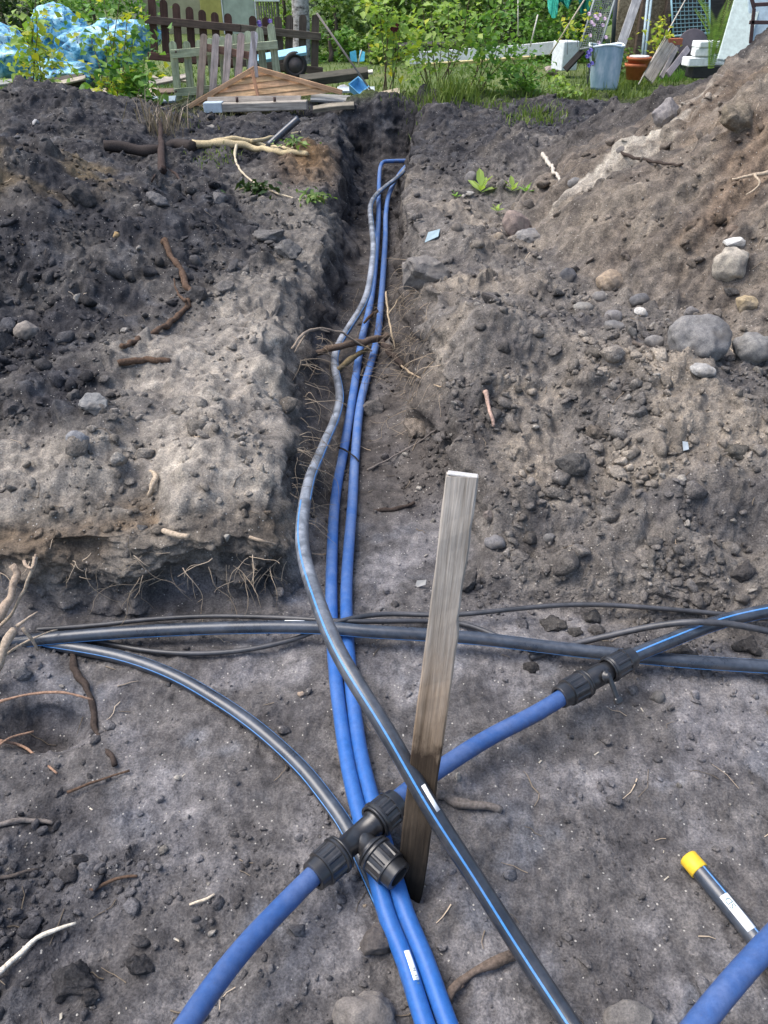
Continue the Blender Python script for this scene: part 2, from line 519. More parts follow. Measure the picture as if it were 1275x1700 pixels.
def pipe_mat(name, col, dust_sheen, dust_sheen_amt, rough, y0=None, y1=None, low=.25, spec=.6):  # dust tint; on the black pipes it also carries painted sheen
    m, nt, b, out = new_mat(name)
    n1 = noise_node(nt, 9, 6, .7, dist=.4); n2 = noise_node(nt, 60, 5, .75); n4 = noise_node(nt, 400, 2, .6)
    geo = nd(nt, "ShaderNodeNewGeometry")
    sx = nd(nt, "ShaderNodeSeparateXYZ"); nt.links.new(geo.outputs['Normal'], sx.inputs[0])
    up = nd(nt, "ShaderNodeMapRange"); nt.links.new(sx.outputs[2], up.inputs[0])
    up.inputs[1].default_value = -.3; up.inputs[2].default_value = 1.0; up.inputs[3].default_value = .25; up.inputs[4].default_value = 1.0
    f = ramp(nt, n1, [(.38, (0, 0, 0)), (.62, (1, 1, 1))])
    f2 = ramp(nt, n2, [(.3, (.35, .35, .35)), (.7, (1, 1, 1))])
    mu = nd(nt, "ShaderNodeMath", operation='MULTIPLY'); nt.links.new(f, mu.inputs[0]); nt.links.new(f2, mu.inputs[1])
    mu2 = nd(nt, "ShaderNodeMath", operation='MULTIPLY'); nt.links.new(mu.outputs[0], mu2.inputs[0]); nt.links.new(up.outputs[0], mu2.inputs[1])
    mu3 = nd(nt, "ShaderNodeMath", operation='MULTIPLY_ADD'); nt.links.new(mu2.outputs[0], mu3.inputs[0]); mu3.inputs[1].default_value = dust_sheen_amt; mu3.inputs[2].default_value = dust_sheen_amt * .18
    fac = mu3.outputs[0]
    if y0 is not None:
        tcy = nd(nt, "ShaderNodeTexCoord"); sy = nd(nt, "ShaderNodeSeparateXYZ"); nt.links.new(tcy.outputs['Object'], sy.inputs[0])
        mr = nd(nt, "ShaderNodeMapRange"); nt.links.new(sy.outputs[1], mr.inputs[0])
        mr.inputs[1].default_value = y0; mr.inputs[2].default_value = y1; mr.inputs[3].default_value = low; mr.inputs[4].default_value = 1.0
        mm = nd(nt, "ShaderNodeMath", operation='MULTIPLY'); nt.links.new(fac, mm.inputs[0]); nt.links.new(mr.outputs[0], mm.inputs[1]); fac = mm.outputs[0]
    base = mixc(nt, 1.0, col, ramp(nt, n2, [(.3, (.8, .8, .82)), (.7, (1.18, 1.18, 1.15))]), 'MULTIPLY')
    c = mixc(nt, fac, base, dust_sheen)
    # mud smeared up the flanks from the ground
    n7 = noise_node(nt, 17, 5, .7, dist=.5)
    fl = nd(nt, "ShaderNodeMapRange"); nt.links.new(sx.outputs[2], fl.inputs[0])
    fl.inputs[1].default_value = .75; fl.inputs[2].default_value = -.4; fl.inputs[3].default_value = .0; fl.inputs[4].default_value = 1.0
    ms = nd(nt, "ShaderNodeMath", operation='MULTIPLY'); nt.links.new(ramp(nt, n7, [(.47, (0, 0, 0)), (.60, (.8, .8, .8))]), ms.inputs[0]); nt.links.new(fl.outputs[0], ms.inputs[1])
    c = mixc(nt, ms.outputs[0], c, (.105, .095, .088))
    # small specks of mud
    c = mixc(nt, ramp(nt, n4, [(.68, (0, 0, 0)), (.74, (.6, .6, .6))]), c, (.09, .08, .07))
    nt.links.new(c, b.inputs['Base Color'])
    rr = nd(nt, "ShaderNodeMath", operation='MULTIPLY_ADD'); nt.links.new(fac, rr.inputs[0]); rr.inputs[1].default_value = .35; rr.inputs[2].default_value = rough
    nt.links.new(rr.outputs[0], b.inputs['Roughness'])
    b.inputs['Specular IOR Level'].default_value = spec
    bump(nt, b, n2, .10, .002)
    return m

def plain_mat(name, col=None, rough=.6, var=.25, scale=30, spec=.3, bmp=.2, metallic=0.0, stretch=None):
    m, nt, b, out = new_mat(name)
    n1 = noise_node(nt, scale, 5, .65, stretch=stretch)
    if col is None:
        oi = nd(nt, "ShaderNodeObjectInfo"); col = oi.outputs['Color']
    lo, hi = 1 - var, 1 + var
    c = mixc(nt, 1.0, col, ramp(nt, n1, [(.3, (lo, lo, lo)), (.7, (hi, hi, hi))]), 'MULTIPLY')
    nt.links.new(c, b.inputs['Base Color'])
    b.inputs['Roughness'].default_value = rough; b.inputs['Specular IOR Level'].default_value = spec
    b.inputs['Metallic'].default_value = metallic
    if bmp: bump(nt, b, n1, bmp, .004)
    return m

def wood_mat(name, rough=.8):
    """Sawn wood in the object's own colour; grain runs along local X, lichen and dirt in patches."""
    m, nt, b, out = new_mat(name)
    oi = nd(nt, "ShaderNodeObjectInfo")
    tc = nd(nt, "ShaderNodeTexCoord")
    ad = nd(nt, "ShaderNodeVectorMath", operation='ADD'); nt.links.new(tc.outputs['Object'], ad.inputs[0]); nt.links.new(oi.outputs['Location'], ad.inputs[1])
    def nz(scale, st, det=5, rg=.6):
        mp = nd(nt, "ShaderNodeMapping"); mp.inputs['Scale'].default_value = st; nt.links.new(ad.outputs[0], mp.inputs[0])
        n = nd(nt, "ShaderNodeTexNoise"); n.inputs['Scale'].default_value = scale; n.inputs['Detail'].default_value = det; n.inputs['Roughness'].default_value = rg
        nt.links.new(mp.outputs[0], n.inputs['Vector']); return n.outputs[0]
    g = nz(60, (.05, 1, 1)); g2 = nz(220, (.04, 1, 1)); pt = nz(7, (1, 1, 1))
    c = mixc(nt, 1.0, oi.outputs['Color'], ramp(nt, g, [(.3, (.58, .56, .53)), (.5, (1, 1, 1)), (.72, (1.3, 1.28, 1.24))]), 'MULTIPLY')
    c = mixc(nt, 1.0, c, ramp(nt, g2, [(.3, (.72, .71, .70)), (.65, (1.15, 1.15, 1.14))]), 'MULTIPLY')
    c = mixc(nt, 1.0, c, ramp(nt, pt, [(.3, (.68, .69, .70)), (.7, (1.2, 1.2, 1.18))]), 'MULTIPLY')
    nt.links.new(c, b.inputs['Base Color'])
    b.inputs['Roughness'].default_value = rough; b.inputs['Specular IOR Level'].default_value = .2
    p = bump(nt, b, g, .5, .003); bump(nt, b, g2, .4, .0012, p)
    return m

def leaf_mat(name, cols, trans=.35):
    m, nt, b, out = new_mat(name)
    geo = nd(nt, "ShaderNodeNewGeometry")
    n = len(cols)
    c = ramp(nt, geo.outputs['Random Per Island'], [(i / max(1, n - 1), cc) for i, cc in enumerate(cols)])
    nt.links.new(c, b.inputs['Base Color']); b.inputs['Roughness'].default_value = .55; b.inputs['Specular IOR Level'].default_value = .3
    tr = nd(nt, "ShaderNodeBsdfTranslucent")
    c2 = mixc(nt, 1.0, c, (1.15, 1.25, .6), 'MULTIPLY'); nt.links.new(c2, tr.inputs[0])
    mx = nd(nt, "ShaderNodeMixShader"); mx.inputs[0].default_value = trans
    nt.links.new(b.outputs[0], mx.inputs[1]); nt.links.new(tr.outputs[0], mx.inputs[2]); nt.links.new(mx.outputs[0], out.inputs[0])
    return m

M_SOIL = soil_mat("soil")
M_CLOD = soil_mat("soil_clod", .9)
M_STONE = stone_mat()
M_BLUE = pipe_mat("blue_polyethylene", (.018, .110, .37), (.22, .27, .38), .70, .40, 1.1, 2.6, .12, .3)
M_BLUE2 = pipe_mat("blue_polyethylene_dusty", (.024, .082, .25), (.22, .24, .31), .26, .42, spec=.3)
M_BLACK = pipe_mat("black_polyethylene", (.014, .020, .031), (.20, .235, .29), .30, .25)  # bluish base and dust colours hold a painted sky sheen
M_BLACKD = pipe_mat("black_polyethylene_dusty", (.014, .018, .026), (.34, .37, .42), 1.0, .27, 1.0, 1.8, .10)  # pale dust, tinted blue to paint in the highlights
M_CABLE = pipe_mat("black_cable", (.016, .018, .021), (.20, .20, .22), .35, .4)
M_STRIPE = pipe_mat("blue_stripe", (.04, .24, .60), (.3, .3, .32), .30, .4)
M_FIT = pipe_mat("black_fitting", (.010, .011, .013), (.16, .16, .17), .16, .28)
M_LABEL = plain_mat("white_label", (.82, .84, .84), .5, .05, 60, .4, 0)
M_INK = plain_mat("grey_ink", (.12, .2, .22), .7, .05, 60, .2, 0)
M_YELLOW = plain_mat("yellow_cap", (.75, .48, .035), .5, .15, 60, .4, .15)
M_PAINT = plain_mat("painted", None, .6, .18, 22, .3, .15)
M_WOOD = wood_mat("weathered_wood")
M_ROOT = plain_mat("root_bark", None, .9, .45, 130, .15, .6)

# ------------------------------------------------------------------ the ground
def soil_tone(x, y, z, M):
    n = lambda f, s: noise(x * f, y * f, s)
    def lerp(c, k, w): return c + (np.asarray(k)[None] - c) * np.clip(w, 0, 1)[:, None]
    c = np.tile(np.array([.092, .086, .083]), (len(x), 1))
    # dry powdery patches on the pit floor
    dry = M['floor'] * sst(.0, .75, fbm(x * 2.6, y * 2.6, 4, 101) + .25)
    c = lerp(c, (.150, .143, .143), sst(.05, 1.0, dry) * .9)
    c = lerp(c, (.13, .135, .148), M['floor'] * sst(.35, .8, fbm(x * 5, y * 5, 3, 106)) * .5)
    c = lerp(c, (.122, .110, .097), M['rslope'] * .9)
    c = lerp(c, (.18, .155, .125), M['rslope'] * sst(-.1, .6, fbm(x * 2.2, y * 2.2, 3, 108)) * .85)
    c = lerp(c, (.075, .070, .068), M['rslope'] * sst(.3, .8, fbm(x * 3.4 + 7, y * 3.4, 4, 133)) * .8)
    c = lerp(c, (.16, .145, .125), M['leftb'])
    c = lerp(c, (.222, .198, .166), M['sand'] * sst(-.6, .5, fbm(x * 2.2, y * 4, 3, 112)))
    c = lerp(c, (.122, .102, .083), M['heap'])
    ph = np.arctan2(y - HEAP[1], -(x - HEAP[0])); d = np.hypot(x - HEAP[0], y - HEAP[1])
    st = noise(ph * 12, d * .7, 115) + .5 * noise(ph * 31, d * 1.2, 116); st2 = fbm(ph * 9 + 4, d * 1.6, 3, 117)
    c = lerp(c, (.17, .145, .115), M['heap'] * sst(-.1, .5, st2) * .8)
    c = lerp(c, (.138, .100, .070), M['heap'] * sst(.15, .6, n(1.9, 119) + .4 * st2) * sst(.12, -.1, ph) * .75)
    c = lerp(c, (.33, .30, .25), M['heap'] * sst(.15, .5, st) * np.exp(-((ph - .02) / .16) ** 2) * .9)
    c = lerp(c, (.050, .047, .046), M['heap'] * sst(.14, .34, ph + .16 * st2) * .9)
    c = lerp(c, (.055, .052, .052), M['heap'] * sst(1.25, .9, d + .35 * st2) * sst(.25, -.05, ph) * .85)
    c = lerp(c, (.06, .054, .05), M['heap'] * sst(.2, .55, -st + .5 * n(7, 120)) * .6)
    c = lerp(c, (.040, .039, .042), M['dark'] * (.72 + .28 * sst(-.4, .3, n(3.1, 121))))
    c = lerp(c, (.10, .10, .105), M['dark'] * sst(.25, .75, fbm(x * 5.5, y * 5.5, 3, 123)) * .55)
    # brown crests and rusty seams
    b2 = np.exp(-((np.hypot(x + 2.15, (y - 4.95) * .9) - .42) / .18) ** 2)
    c = lerp(c, (.15, .115, .07), M['m2'] * b2 * sst(-.3, .3, n(4, 125)) * .9)
    c = lerp(c, (.17, .11, .06), M['leftb'] * np.exp(-((x + .6) / .22) ** 2 - ((y - 6.7) / .45) ** 2))
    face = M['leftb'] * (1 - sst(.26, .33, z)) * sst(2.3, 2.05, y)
    c = lerp(c, (.085, .073, .060), face * .85)  # shade of the bank face painted into the soil colour
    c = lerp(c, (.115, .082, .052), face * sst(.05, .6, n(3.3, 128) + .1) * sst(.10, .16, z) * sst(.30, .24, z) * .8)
    c = lerp(c, (.045, .043, .043), face * sst(.17, .09, z))  # deeper painted shade along the undercut foot
    # turf edge of the garden
    c = lerp(c, (.06, .075, .03), sst(9.75, 10.15, y + .3 * M['n1']))
    # darker earth deep in the trench
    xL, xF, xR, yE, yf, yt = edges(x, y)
    deep_tone = sst(2.15, 2.7, y) * sst(.10, -.02, np.maximum(xL - .03 - x, x - xR)) * sst(.36, .22, z) * (1 - M['far'] * .5)
    c = lerp(c, (.058, .051, .046), deep_tone * (.60 + .35 * sst(-.4, .3, n(5, 137))))
    c = lerp(c, (.05, .046, .046), np.exp(-((x + .95) / .14) ** 2 - ((y - 1.42) / .08) ** 2) * .8)  # shade painted into the hollow under the roots
    c = c * (1 + .22 * fbm(x * 11, y * 11, 3, 131))[:, None]
    return np.clip(c * np.array([.985, 1.0, 1.025]) * (1.22 - .17 * M['dark'] + .06 * (M['rslope'] + M['sand']) * (1 - M['dark']))[:, None], .012, .6)

def build_ground():
    u = np.concatenate([-np.geomspace(9, .62, 10), -np.linspace(.60, .425, 40), np.linspace(-.42, .42, 690), np.linspace(.425, .60, 40), np.geomspace(.62, 9, 10)])
    # rows: even steps as seen along the ground, finer on the steep face and the middle slopes
    yy = np.linspace(.38, 10.7, 60000)
    ang = np.arctan2(CAM_H - .25, yy)
    py = -np.tan(np.clip(ang - PITCH, -1, 1)) * FPX * -1
    w = np.abs(np.gradient(py, yy))
    w = w * (1 + .9 * sst(2.2, 2.6, yy) * sst(6.5, 5.5, yy)) + 5200 * np.exp(-((yy - 1.92) / .07) ** 2) + 260 * sst(5, 7, yy)
    cw = np.cumsum(w); cw /= cw[-1]
    rows = np.interp(np.linspace(0, 1, 1060), cw, yy)
    rows = np.concatenate([np.linspace(-1.3, .36, 26), rows, [10.9, 11.3, 12, 13, 15, 18, 24, 34, 60, 120, 260]])
    Y, U = np.meshgrid(rows, u, indexing='ij')
    X = U * (np.maximum(Y, -1.25) + 1.75)
    x, y = X.ravel(), Y.ravel()
    b = base_h(x, y)
    M = masks(x, y)
    near = sst(13, 11, y) * sst(9, 7.5, np.abs(x))
    # steep places get sideways relief, and the foot of the left bank is undercut
    e = .02
    gx = (base_h(x + e, y) - base_h(x - e, y)) / (2 * e); gy = (base_h(x, y + e) - base_h(x, y - e)) / (2 * e)
    gm = np.hypot(gx, gy); steep = sst(.8, 2.2, gm) * near
    e2 = .07
    sx_ = (base_h(x + e2, y) - base_h(x - e2, y)) / (2 * e2); sy_ = (base_h(x, y + e2) - base_h(x, y - e2)) / (2 * e2)
    nn_ = np.sqrt(1 + sx_ ** 2 + sy_ ** 2); dd = detail_h(x, y, M) * near * (1 - .85 * steep)
    lean = np.minimum(1, 1.6 / nn_)
    z = b + dd / nn_
    nx, ny = gx / np.maximum(gm, 1e-6), gy / np.maximum(gm, 1e-6)
    s_ = x + y
    wz = z + .012 * noise(s_ * 14, z * 20, 7)
    rel = .050 * fbm(s_ * 3.6, wz * 9, 4, 141) + .7 * clods(s_ * .7 + .02 * noise(s_ * 20, z * 20, 8), wz, .10, 143, .6) + .6 * clods(s_ + 9, wz, .045, 146, .75) + .006 * fbm(s_ * 40, wz * 55, 3, 151)
    cut = .10 * np.exp(-((b - .05) / .075) ** 2) * sst(.5, .9, noise(s_ * 2.6, b * 0, 149) + .75) * (ny > .5) * (x < -.25)
    x = x + nx * steep * (-rel + cut) - sx_ / nn_ * dd * lean; y = y + ny * steep * (-rel + cut) - sy_ / nn_ * dd * lean
    nr, nc = X.shape
    V = np.stack([x, y, z], -1)
    i = np.arange(nr - 1)[:, None] * nc; k = np.arange(nc - 1)[None]
    F = np.stack([i + k, i + k + 1, i + nc + k + 1, i + nc + k], -1).reshape(-1, 4)
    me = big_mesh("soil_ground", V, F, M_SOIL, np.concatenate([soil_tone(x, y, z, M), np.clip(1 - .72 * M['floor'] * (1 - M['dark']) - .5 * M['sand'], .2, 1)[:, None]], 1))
    o = bpy.data.objects.new("soil_ground", me); COL.objects.link(o)
    o['kind'] = 'structure'
    return o
build_ground()

# ------------------------------------------------------------------ crumbs and clods that nobody could count
def ico(sub):
    bm = bmesh.new(); bmesh.ops.create_icosphere(bm, subdivisions=sub, radius=1)
    V = np.array([v.co[:] for v in bm.verts]); F = np.array([[v.index for v in f.verts] for f in bm.faces]); bm.free()
    return V, F

def lumps(V, seed, amt=.35, facets=5, dlo=.55):
    """Turn a unit ball into a broken lump: a few cut faces and some unevenness."""
    r = np.random.default_rng(seed)
    V = V.copy()
    for _ in range(facets):
        n = r.normal(size=3); n /= np.linalg.norm(n); d = r.uniform(dlo, dlo + .33)
        k = V @ n
        V = V - np.where(k > d, (k - d) * .9, 0)[:, None] * n
    q = r.uniform(0, 50, 3)
    k = 1 + amt * .5 * noise(V[:, 0] * 1.3 + q[0] + V[:, 2], V[:, 1] * 1.3 + q[1] - V[:, 2], seed) + amt * .25 * noise(V[:, 0] * 3.1 + q[2] - V[:, 2] * 2, V[:, 1] * 3.1 + V[:, 2] * 2, seed + 3)
    return V * k[:, None]

def scatter(n, seed, weight, umax=.47, ymin=.45, ymax=10.3, even=True):
    r = np.random.default_rng(seed)
    ang = r.uniform(math.atan2(CAM_H - .2, ymax), math.atan2(CAM_H - .2, ymin), n * 5)
    y = (CAM_H - .2) / np.tan(ang); x = r.uniform(-umax, umax, n * 5) * (y + 1.75)
    M = masks(x, y)
    keep = r.uniform(0, 1, n * 5) < weight(x, y, M)
    idx = np.nonzero(keep)[0][:n]
    return x[idx], y[idx]

def build_crumbs():
    r = np.random.default_rng(5)
    sets = []
    def wt(x, y, M):
        xL, xF, xR, yE, yf, yt = edges(x, y)
        w = .10 + .55 * M['rslope'] * (1 - .5 * M['heap']) + .55 * M['dark'] * (1 - .65 * M['floor']) + .35 * M['leftb'] * (1 - .8 * M['sand'])
        w = w + .9 * np.exp(-((y - yf + .02) / .12) ** 2) * (x > .0)
        w = w + .55 * sst(.06, -.02, np.abs(x - xF) - .08) * (y > 2.2)
        return np.clip(w * (.22 + 1.2 * sst(-.1, .5, fbm(x * 2.7, y * 2.7, 2, 161))), 0, 1)
    for n, seed, sub, lo, hi, pw in ((10500, 1, 1, .0025, .0095, 2.0), (5600, 2, 2, .007, .023, 1.9), (640, 3, 2, .020, .048, 2.0)):
        x, y = scatter(n, seed, wt)
        n = len(x)
        z = hfun(x, y)
        s = lo + (hi - lo) * r.uniform(0, 1, n) ** pw
        s = s * (1 + .05 * np.clip(y, 0, 8))
        M = masks(x, y)
        s = s * np.where((M['floor'] > .6), .55 + .3 * M['dark'], 1)
        tone = soil_tone(x, y, z, M) * (r.uniform(.75, 1.3, n))[:, None]
        pale = r.uniform(0, 1, n) < .03
        tone[pale] = np.array([.30, .28, .25]) * r.uniform(.6, 1.1, (pale.sum(), 1))
        bv, bf = ico(sub)
        var = [lumps(bv, 200 + q, .55, 11 if sub > 1 else 6, .42) for q in range(12)]
        VV, FF, TT = [], [], []
        a = r.uniform(0, 6.283, n); tl = r.normal(0, .5, (n, 2)); sc = r.uniform(.65, 1.25, (n, 3)); sc[:, 2] *= .8
        for i in range(n):
            v = var[i % 12] * sc[i]
            ca, sa = math.cos(a[i]), math.sin(a[i])
            vx = v[:, 0] * ca - v[:, 1] * sa; vy = v[:, 0] * sa + v[:, 1] * ca
            vz = v[:, 2] + tl[i, 0] * .5 * vx + tl[i, 1] * .5 * vy
            VV.append(np.stack([x[i] + s[i] * vx, y[i] + s[i] * vy, z[i] + s[i] * (vz + .30)], -1))
            FF.append(bf + i * len(bv)); TT.append(np.repeat(tone[i][None], len(bv), 0))
        sets.append((np.vstack(VV), np.vstack(FF), np.vstack(TT)))
    off = 0; V, F, T = [], [], []
    for v, f, t in sets:
        V.append(v); F.append(f + off); T.append(t); off += len(v)
    me = big_mesh("soil_crumbs", np.vstack(V), np.vstack(F), M_CLOD, np.vstack(T), smooth=False)
    o = bpy.data.objects.new("soil_crumbs", me); COL.objects.link(o)
    tag(o, 'loose crumbs and small clods of earth strewn over the dug ground', 'soil'); o['kind'] = 'stuff'
build_crumbs()

# ------------------------------------------------------------------ pipes
def pipe(name, label, ctrl, od, mat, stripes=(), step=.02, sides=20, sm=6, group=None, cat='pipe'):
    c = smooth_path(catmull(ctrl, step), sm)
    V, F = tube_arrays(c, od / 2, sides)
    o = mesh_obj(name, V, F, mat)
    tag(o, label, cat, group)
    for a, wd in stripes:
        V, F = sector_arrays(c, od / 2, R(a - wd / 2), R(a + wd / 2), 3)
        mesh_obj("stripe", V, F, M_STRIPE, o)
    return o, c

def near_idx(c, px, py):
    q = proj(c); return int(np.argmin(np.hypot(q[:, 0] - px, q[:, 1] - py)))

def facing_angle(c, i, od):
    """Angle round the pipe that looks towards a standing viewer at the edge of the pit."""
    t, b, n = frames(c); v = C0 - c[i]
    return math.atan2(v @ b[i], v @ n[i])

def sticker(o, c, od, pa, pb, a0, a1, name='label'):
    i, j = sorted((near_idx(c, *pa), near_idx(c, *pb)))
    V, F = sector_arrays(c[i:j + 1], od / 2, R(a0), R(a1), 5, .0012)
    return mesh_obj(name, V, F, M_LABEL, o), i, j

def lettering(parent, text, size, M, name='lettering'):
    cu = bpy.data.curves.new(name, 'FONT'); cu.body = text; cu.size = size; cu.extrude = .0003; cu.align_x = 'CENTER'; cu.align_y = 'CENTER'
    tmp = bpy.data.objects.new(name + '_curve', cu); COL.objects.link(tmp)
    dg = bpy.context.evaluated_depsgraph_get()
    me = bpy.data.meshes.new_from_object(tmp.evaluated_get(dg))
    bpy.data.objects.remove(tmp)
    me.materials.clear()
    return data_obj(name, me, M_INK, parent, M)

OD = .040
def PP(lst): return [P(*q) for q in lst]

blueL, cL = pipe('water_pipe', 'blue pipe, left one of the long pair, with a white sticker near its lower end',
    PP([(768, 1860, .03), (735, 1780, .028), (705, 1700, .026), (667, 1577, .024), (644, 1530, .032), (624, 1450, .038), (588, 1318, .030), (571, 1230, .022), (555, 1100, .022), (550, 975, .022), (556, 834, .022), (570, 752, .024), (585, 662, .028), (600, 568, .034), (616, 498, .04), (624, 427, .045), (628, 370, .05), (629, 320, .06), (630, 288, .08), (633, 273, .10), (639, 268, .11), (655, 267.5, .11), (686, 266.5, .10), (730, 266, .08)]),
    OD, M_BLUE, sm=6, cat='water pipe')
blueR, cR = pipe('water_pipe', 'blue pipe, right one of the long pair lying along the trench',
    PP([(815, 1860, .03), (776, 1780, .028), (743, 1700, .026), (700, 1577, .024), (677, 1530, .030), (653, 1450, .036), (615, 1318, .030), (595, 1230, .022), (580, 1100, .022), (575, 975, .022), (585, 834, .022), (590, 752, .024), (600, 662, .028), (625, 568, .034), (633, 498, .04), (638, 427, .045), (640, 392, .05), (641, 352, .055), (647, 320, .06), (664, 288, .07), (682, 269, .08), (705, 255, .06)]),
    OD, M_BLUE, sm=6, cat='water pipe')
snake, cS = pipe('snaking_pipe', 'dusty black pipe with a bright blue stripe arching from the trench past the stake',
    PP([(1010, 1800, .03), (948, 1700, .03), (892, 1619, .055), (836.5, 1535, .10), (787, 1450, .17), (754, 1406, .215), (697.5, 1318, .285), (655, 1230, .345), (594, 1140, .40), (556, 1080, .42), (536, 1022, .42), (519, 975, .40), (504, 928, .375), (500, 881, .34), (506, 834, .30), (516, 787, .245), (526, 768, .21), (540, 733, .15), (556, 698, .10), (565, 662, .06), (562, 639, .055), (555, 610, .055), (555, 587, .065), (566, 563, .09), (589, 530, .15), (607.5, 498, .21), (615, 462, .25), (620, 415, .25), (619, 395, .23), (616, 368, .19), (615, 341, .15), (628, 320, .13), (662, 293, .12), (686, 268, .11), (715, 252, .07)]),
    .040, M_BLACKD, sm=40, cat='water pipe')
ia = near_idx(cS, 700, 1320)
fa = math.degrees(facing_angle(cS, ia, .04))
V, F = sector_arrays(cS[near_idx(cS, 948, 1700) - 8 if near_idx(cS, 948, 1700) > 8 else 0: near_idx(cS, 506, 834)], .02, R(fa - 16), R(fa - 2), 3)
mesh_obj("stripe", V, F, M_STRIPE, snake)
V, F = sector_arrays(cS[near_idx(cS, 506, 834):], .02, R(58), R(72), 3); mesh_obj("stripe", V, F, M_STRIPE, snake)
print('snake facing', fa)

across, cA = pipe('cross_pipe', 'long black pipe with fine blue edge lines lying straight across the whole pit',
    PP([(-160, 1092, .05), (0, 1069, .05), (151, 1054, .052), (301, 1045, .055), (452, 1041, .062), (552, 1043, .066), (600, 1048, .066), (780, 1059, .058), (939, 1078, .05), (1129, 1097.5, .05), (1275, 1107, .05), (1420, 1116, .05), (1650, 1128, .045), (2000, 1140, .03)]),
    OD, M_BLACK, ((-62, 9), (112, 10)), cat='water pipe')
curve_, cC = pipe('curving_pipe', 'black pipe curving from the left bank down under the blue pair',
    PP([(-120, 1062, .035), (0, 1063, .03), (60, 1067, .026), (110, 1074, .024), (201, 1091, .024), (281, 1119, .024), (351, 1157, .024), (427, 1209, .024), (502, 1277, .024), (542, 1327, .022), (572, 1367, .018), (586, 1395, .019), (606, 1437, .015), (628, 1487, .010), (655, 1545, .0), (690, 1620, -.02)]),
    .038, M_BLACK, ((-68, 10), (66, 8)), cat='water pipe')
c1, _ = pipe('thin_cable', 'thin black cable running just behind the straight cross pipe',
    PP([(-140, 1066, .03), (0, 1050, .028), (151, 1039, .026), (251, 1028, .03), (351, 1023, .032), (452, 1025, .036), (542, 1030, .056), (600, 1032, .056), (703, 1031, .03), (764, 1034, .022), (812, 1050, .018), (850, 1068, .016), (900, 1085, .004)]),
    .016, M_CABLE, sides=10, cat='cable')
c2, _ = pipe('thin_cable', 'thin black cable dipping in front of the cross pipe then looping over behind the stake',
    PP([(60, 1052, .01), (120, 1058, .012), (186, 1069, .014), (226, 1078, .016), (301, 1085, .018), (377, 1083, .02), (442, 1073, .028), (502, 1057, .032), (540, 1040, .062), (560, 1032, .064), (591, 1025, .06), (626, 1020, .045), (662, 1019, .04), (703, 1021, .04), (767, 1020, .045), (865, 1010, .05), (944, 1004, .055), (1023, 1005, .055), (1129, 1013, .05), (1188, 1018.5, .045), (1260, 1026, .04), (1340, 1030, .04)]),
    .016, M_CABLE, sides=10, cat='cable')
c3, _ = pipe('thin_cable', 'thick black cable bowing over the striped pipe at the right edge of the pit',
    PP([(880, 1092, .012), (954, 1069, .02), (1004, 1057, .045), (1066, 1043, .085), (1115, 1035, .125), (1159, 1032, .15), (1221, 1037, .14), (1275, 1048, .12), (1350, 1066, .08)]),
    .020, M_CABLE, sides=10, cat='cable')
ODT = .044
teep, cT = pipe('service_pipe', 'dusty violet blue pipe joined by the black tee, rising towards the lower left',
    PP([(200, 1900, .24), (265, 1780, .20), (322, 1683, .165), (397, 1582, .13), (467, 1507, .11), (530, 1444, .10), (600, 1385, .095), (665, 1322, .09), (732, 1275, .09), (812, 1224, .09), (891, 1184, .10), (945, 1150, .105)]),
    ODT, M_BLUE2, cat='water pipe')
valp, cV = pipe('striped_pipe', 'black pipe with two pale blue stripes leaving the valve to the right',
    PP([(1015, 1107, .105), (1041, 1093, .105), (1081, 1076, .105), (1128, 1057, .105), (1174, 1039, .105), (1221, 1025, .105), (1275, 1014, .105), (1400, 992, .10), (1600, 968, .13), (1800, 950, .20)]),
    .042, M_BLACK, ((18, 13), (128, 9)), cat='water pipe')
corner, cB = pipe('water_pipe', 'thick violet blue pipe cutting across the bottom right corner',
    PP([(1900, 1215, .02), (1700, 1280, .10), (1520, 1385, .2), (1360, 1490, .25), (1310, 1530, .26), (1275, 1566, .26), (1214, 1634, .255), (1160, 1700, .25), (1112, 1765, .245), (1060, 1850, .24)]),
    .044, M_BLUE2, cat='water pipe')
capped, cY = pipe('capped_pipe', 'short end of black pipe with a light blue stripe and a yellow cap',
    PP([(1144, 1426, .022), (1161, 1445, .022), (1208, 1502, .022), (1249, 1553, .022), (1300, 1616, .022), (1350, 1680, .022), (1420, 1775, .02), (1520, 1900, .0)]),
    OD, M_BLACK, ((-12, 10),), cat='water pipe')
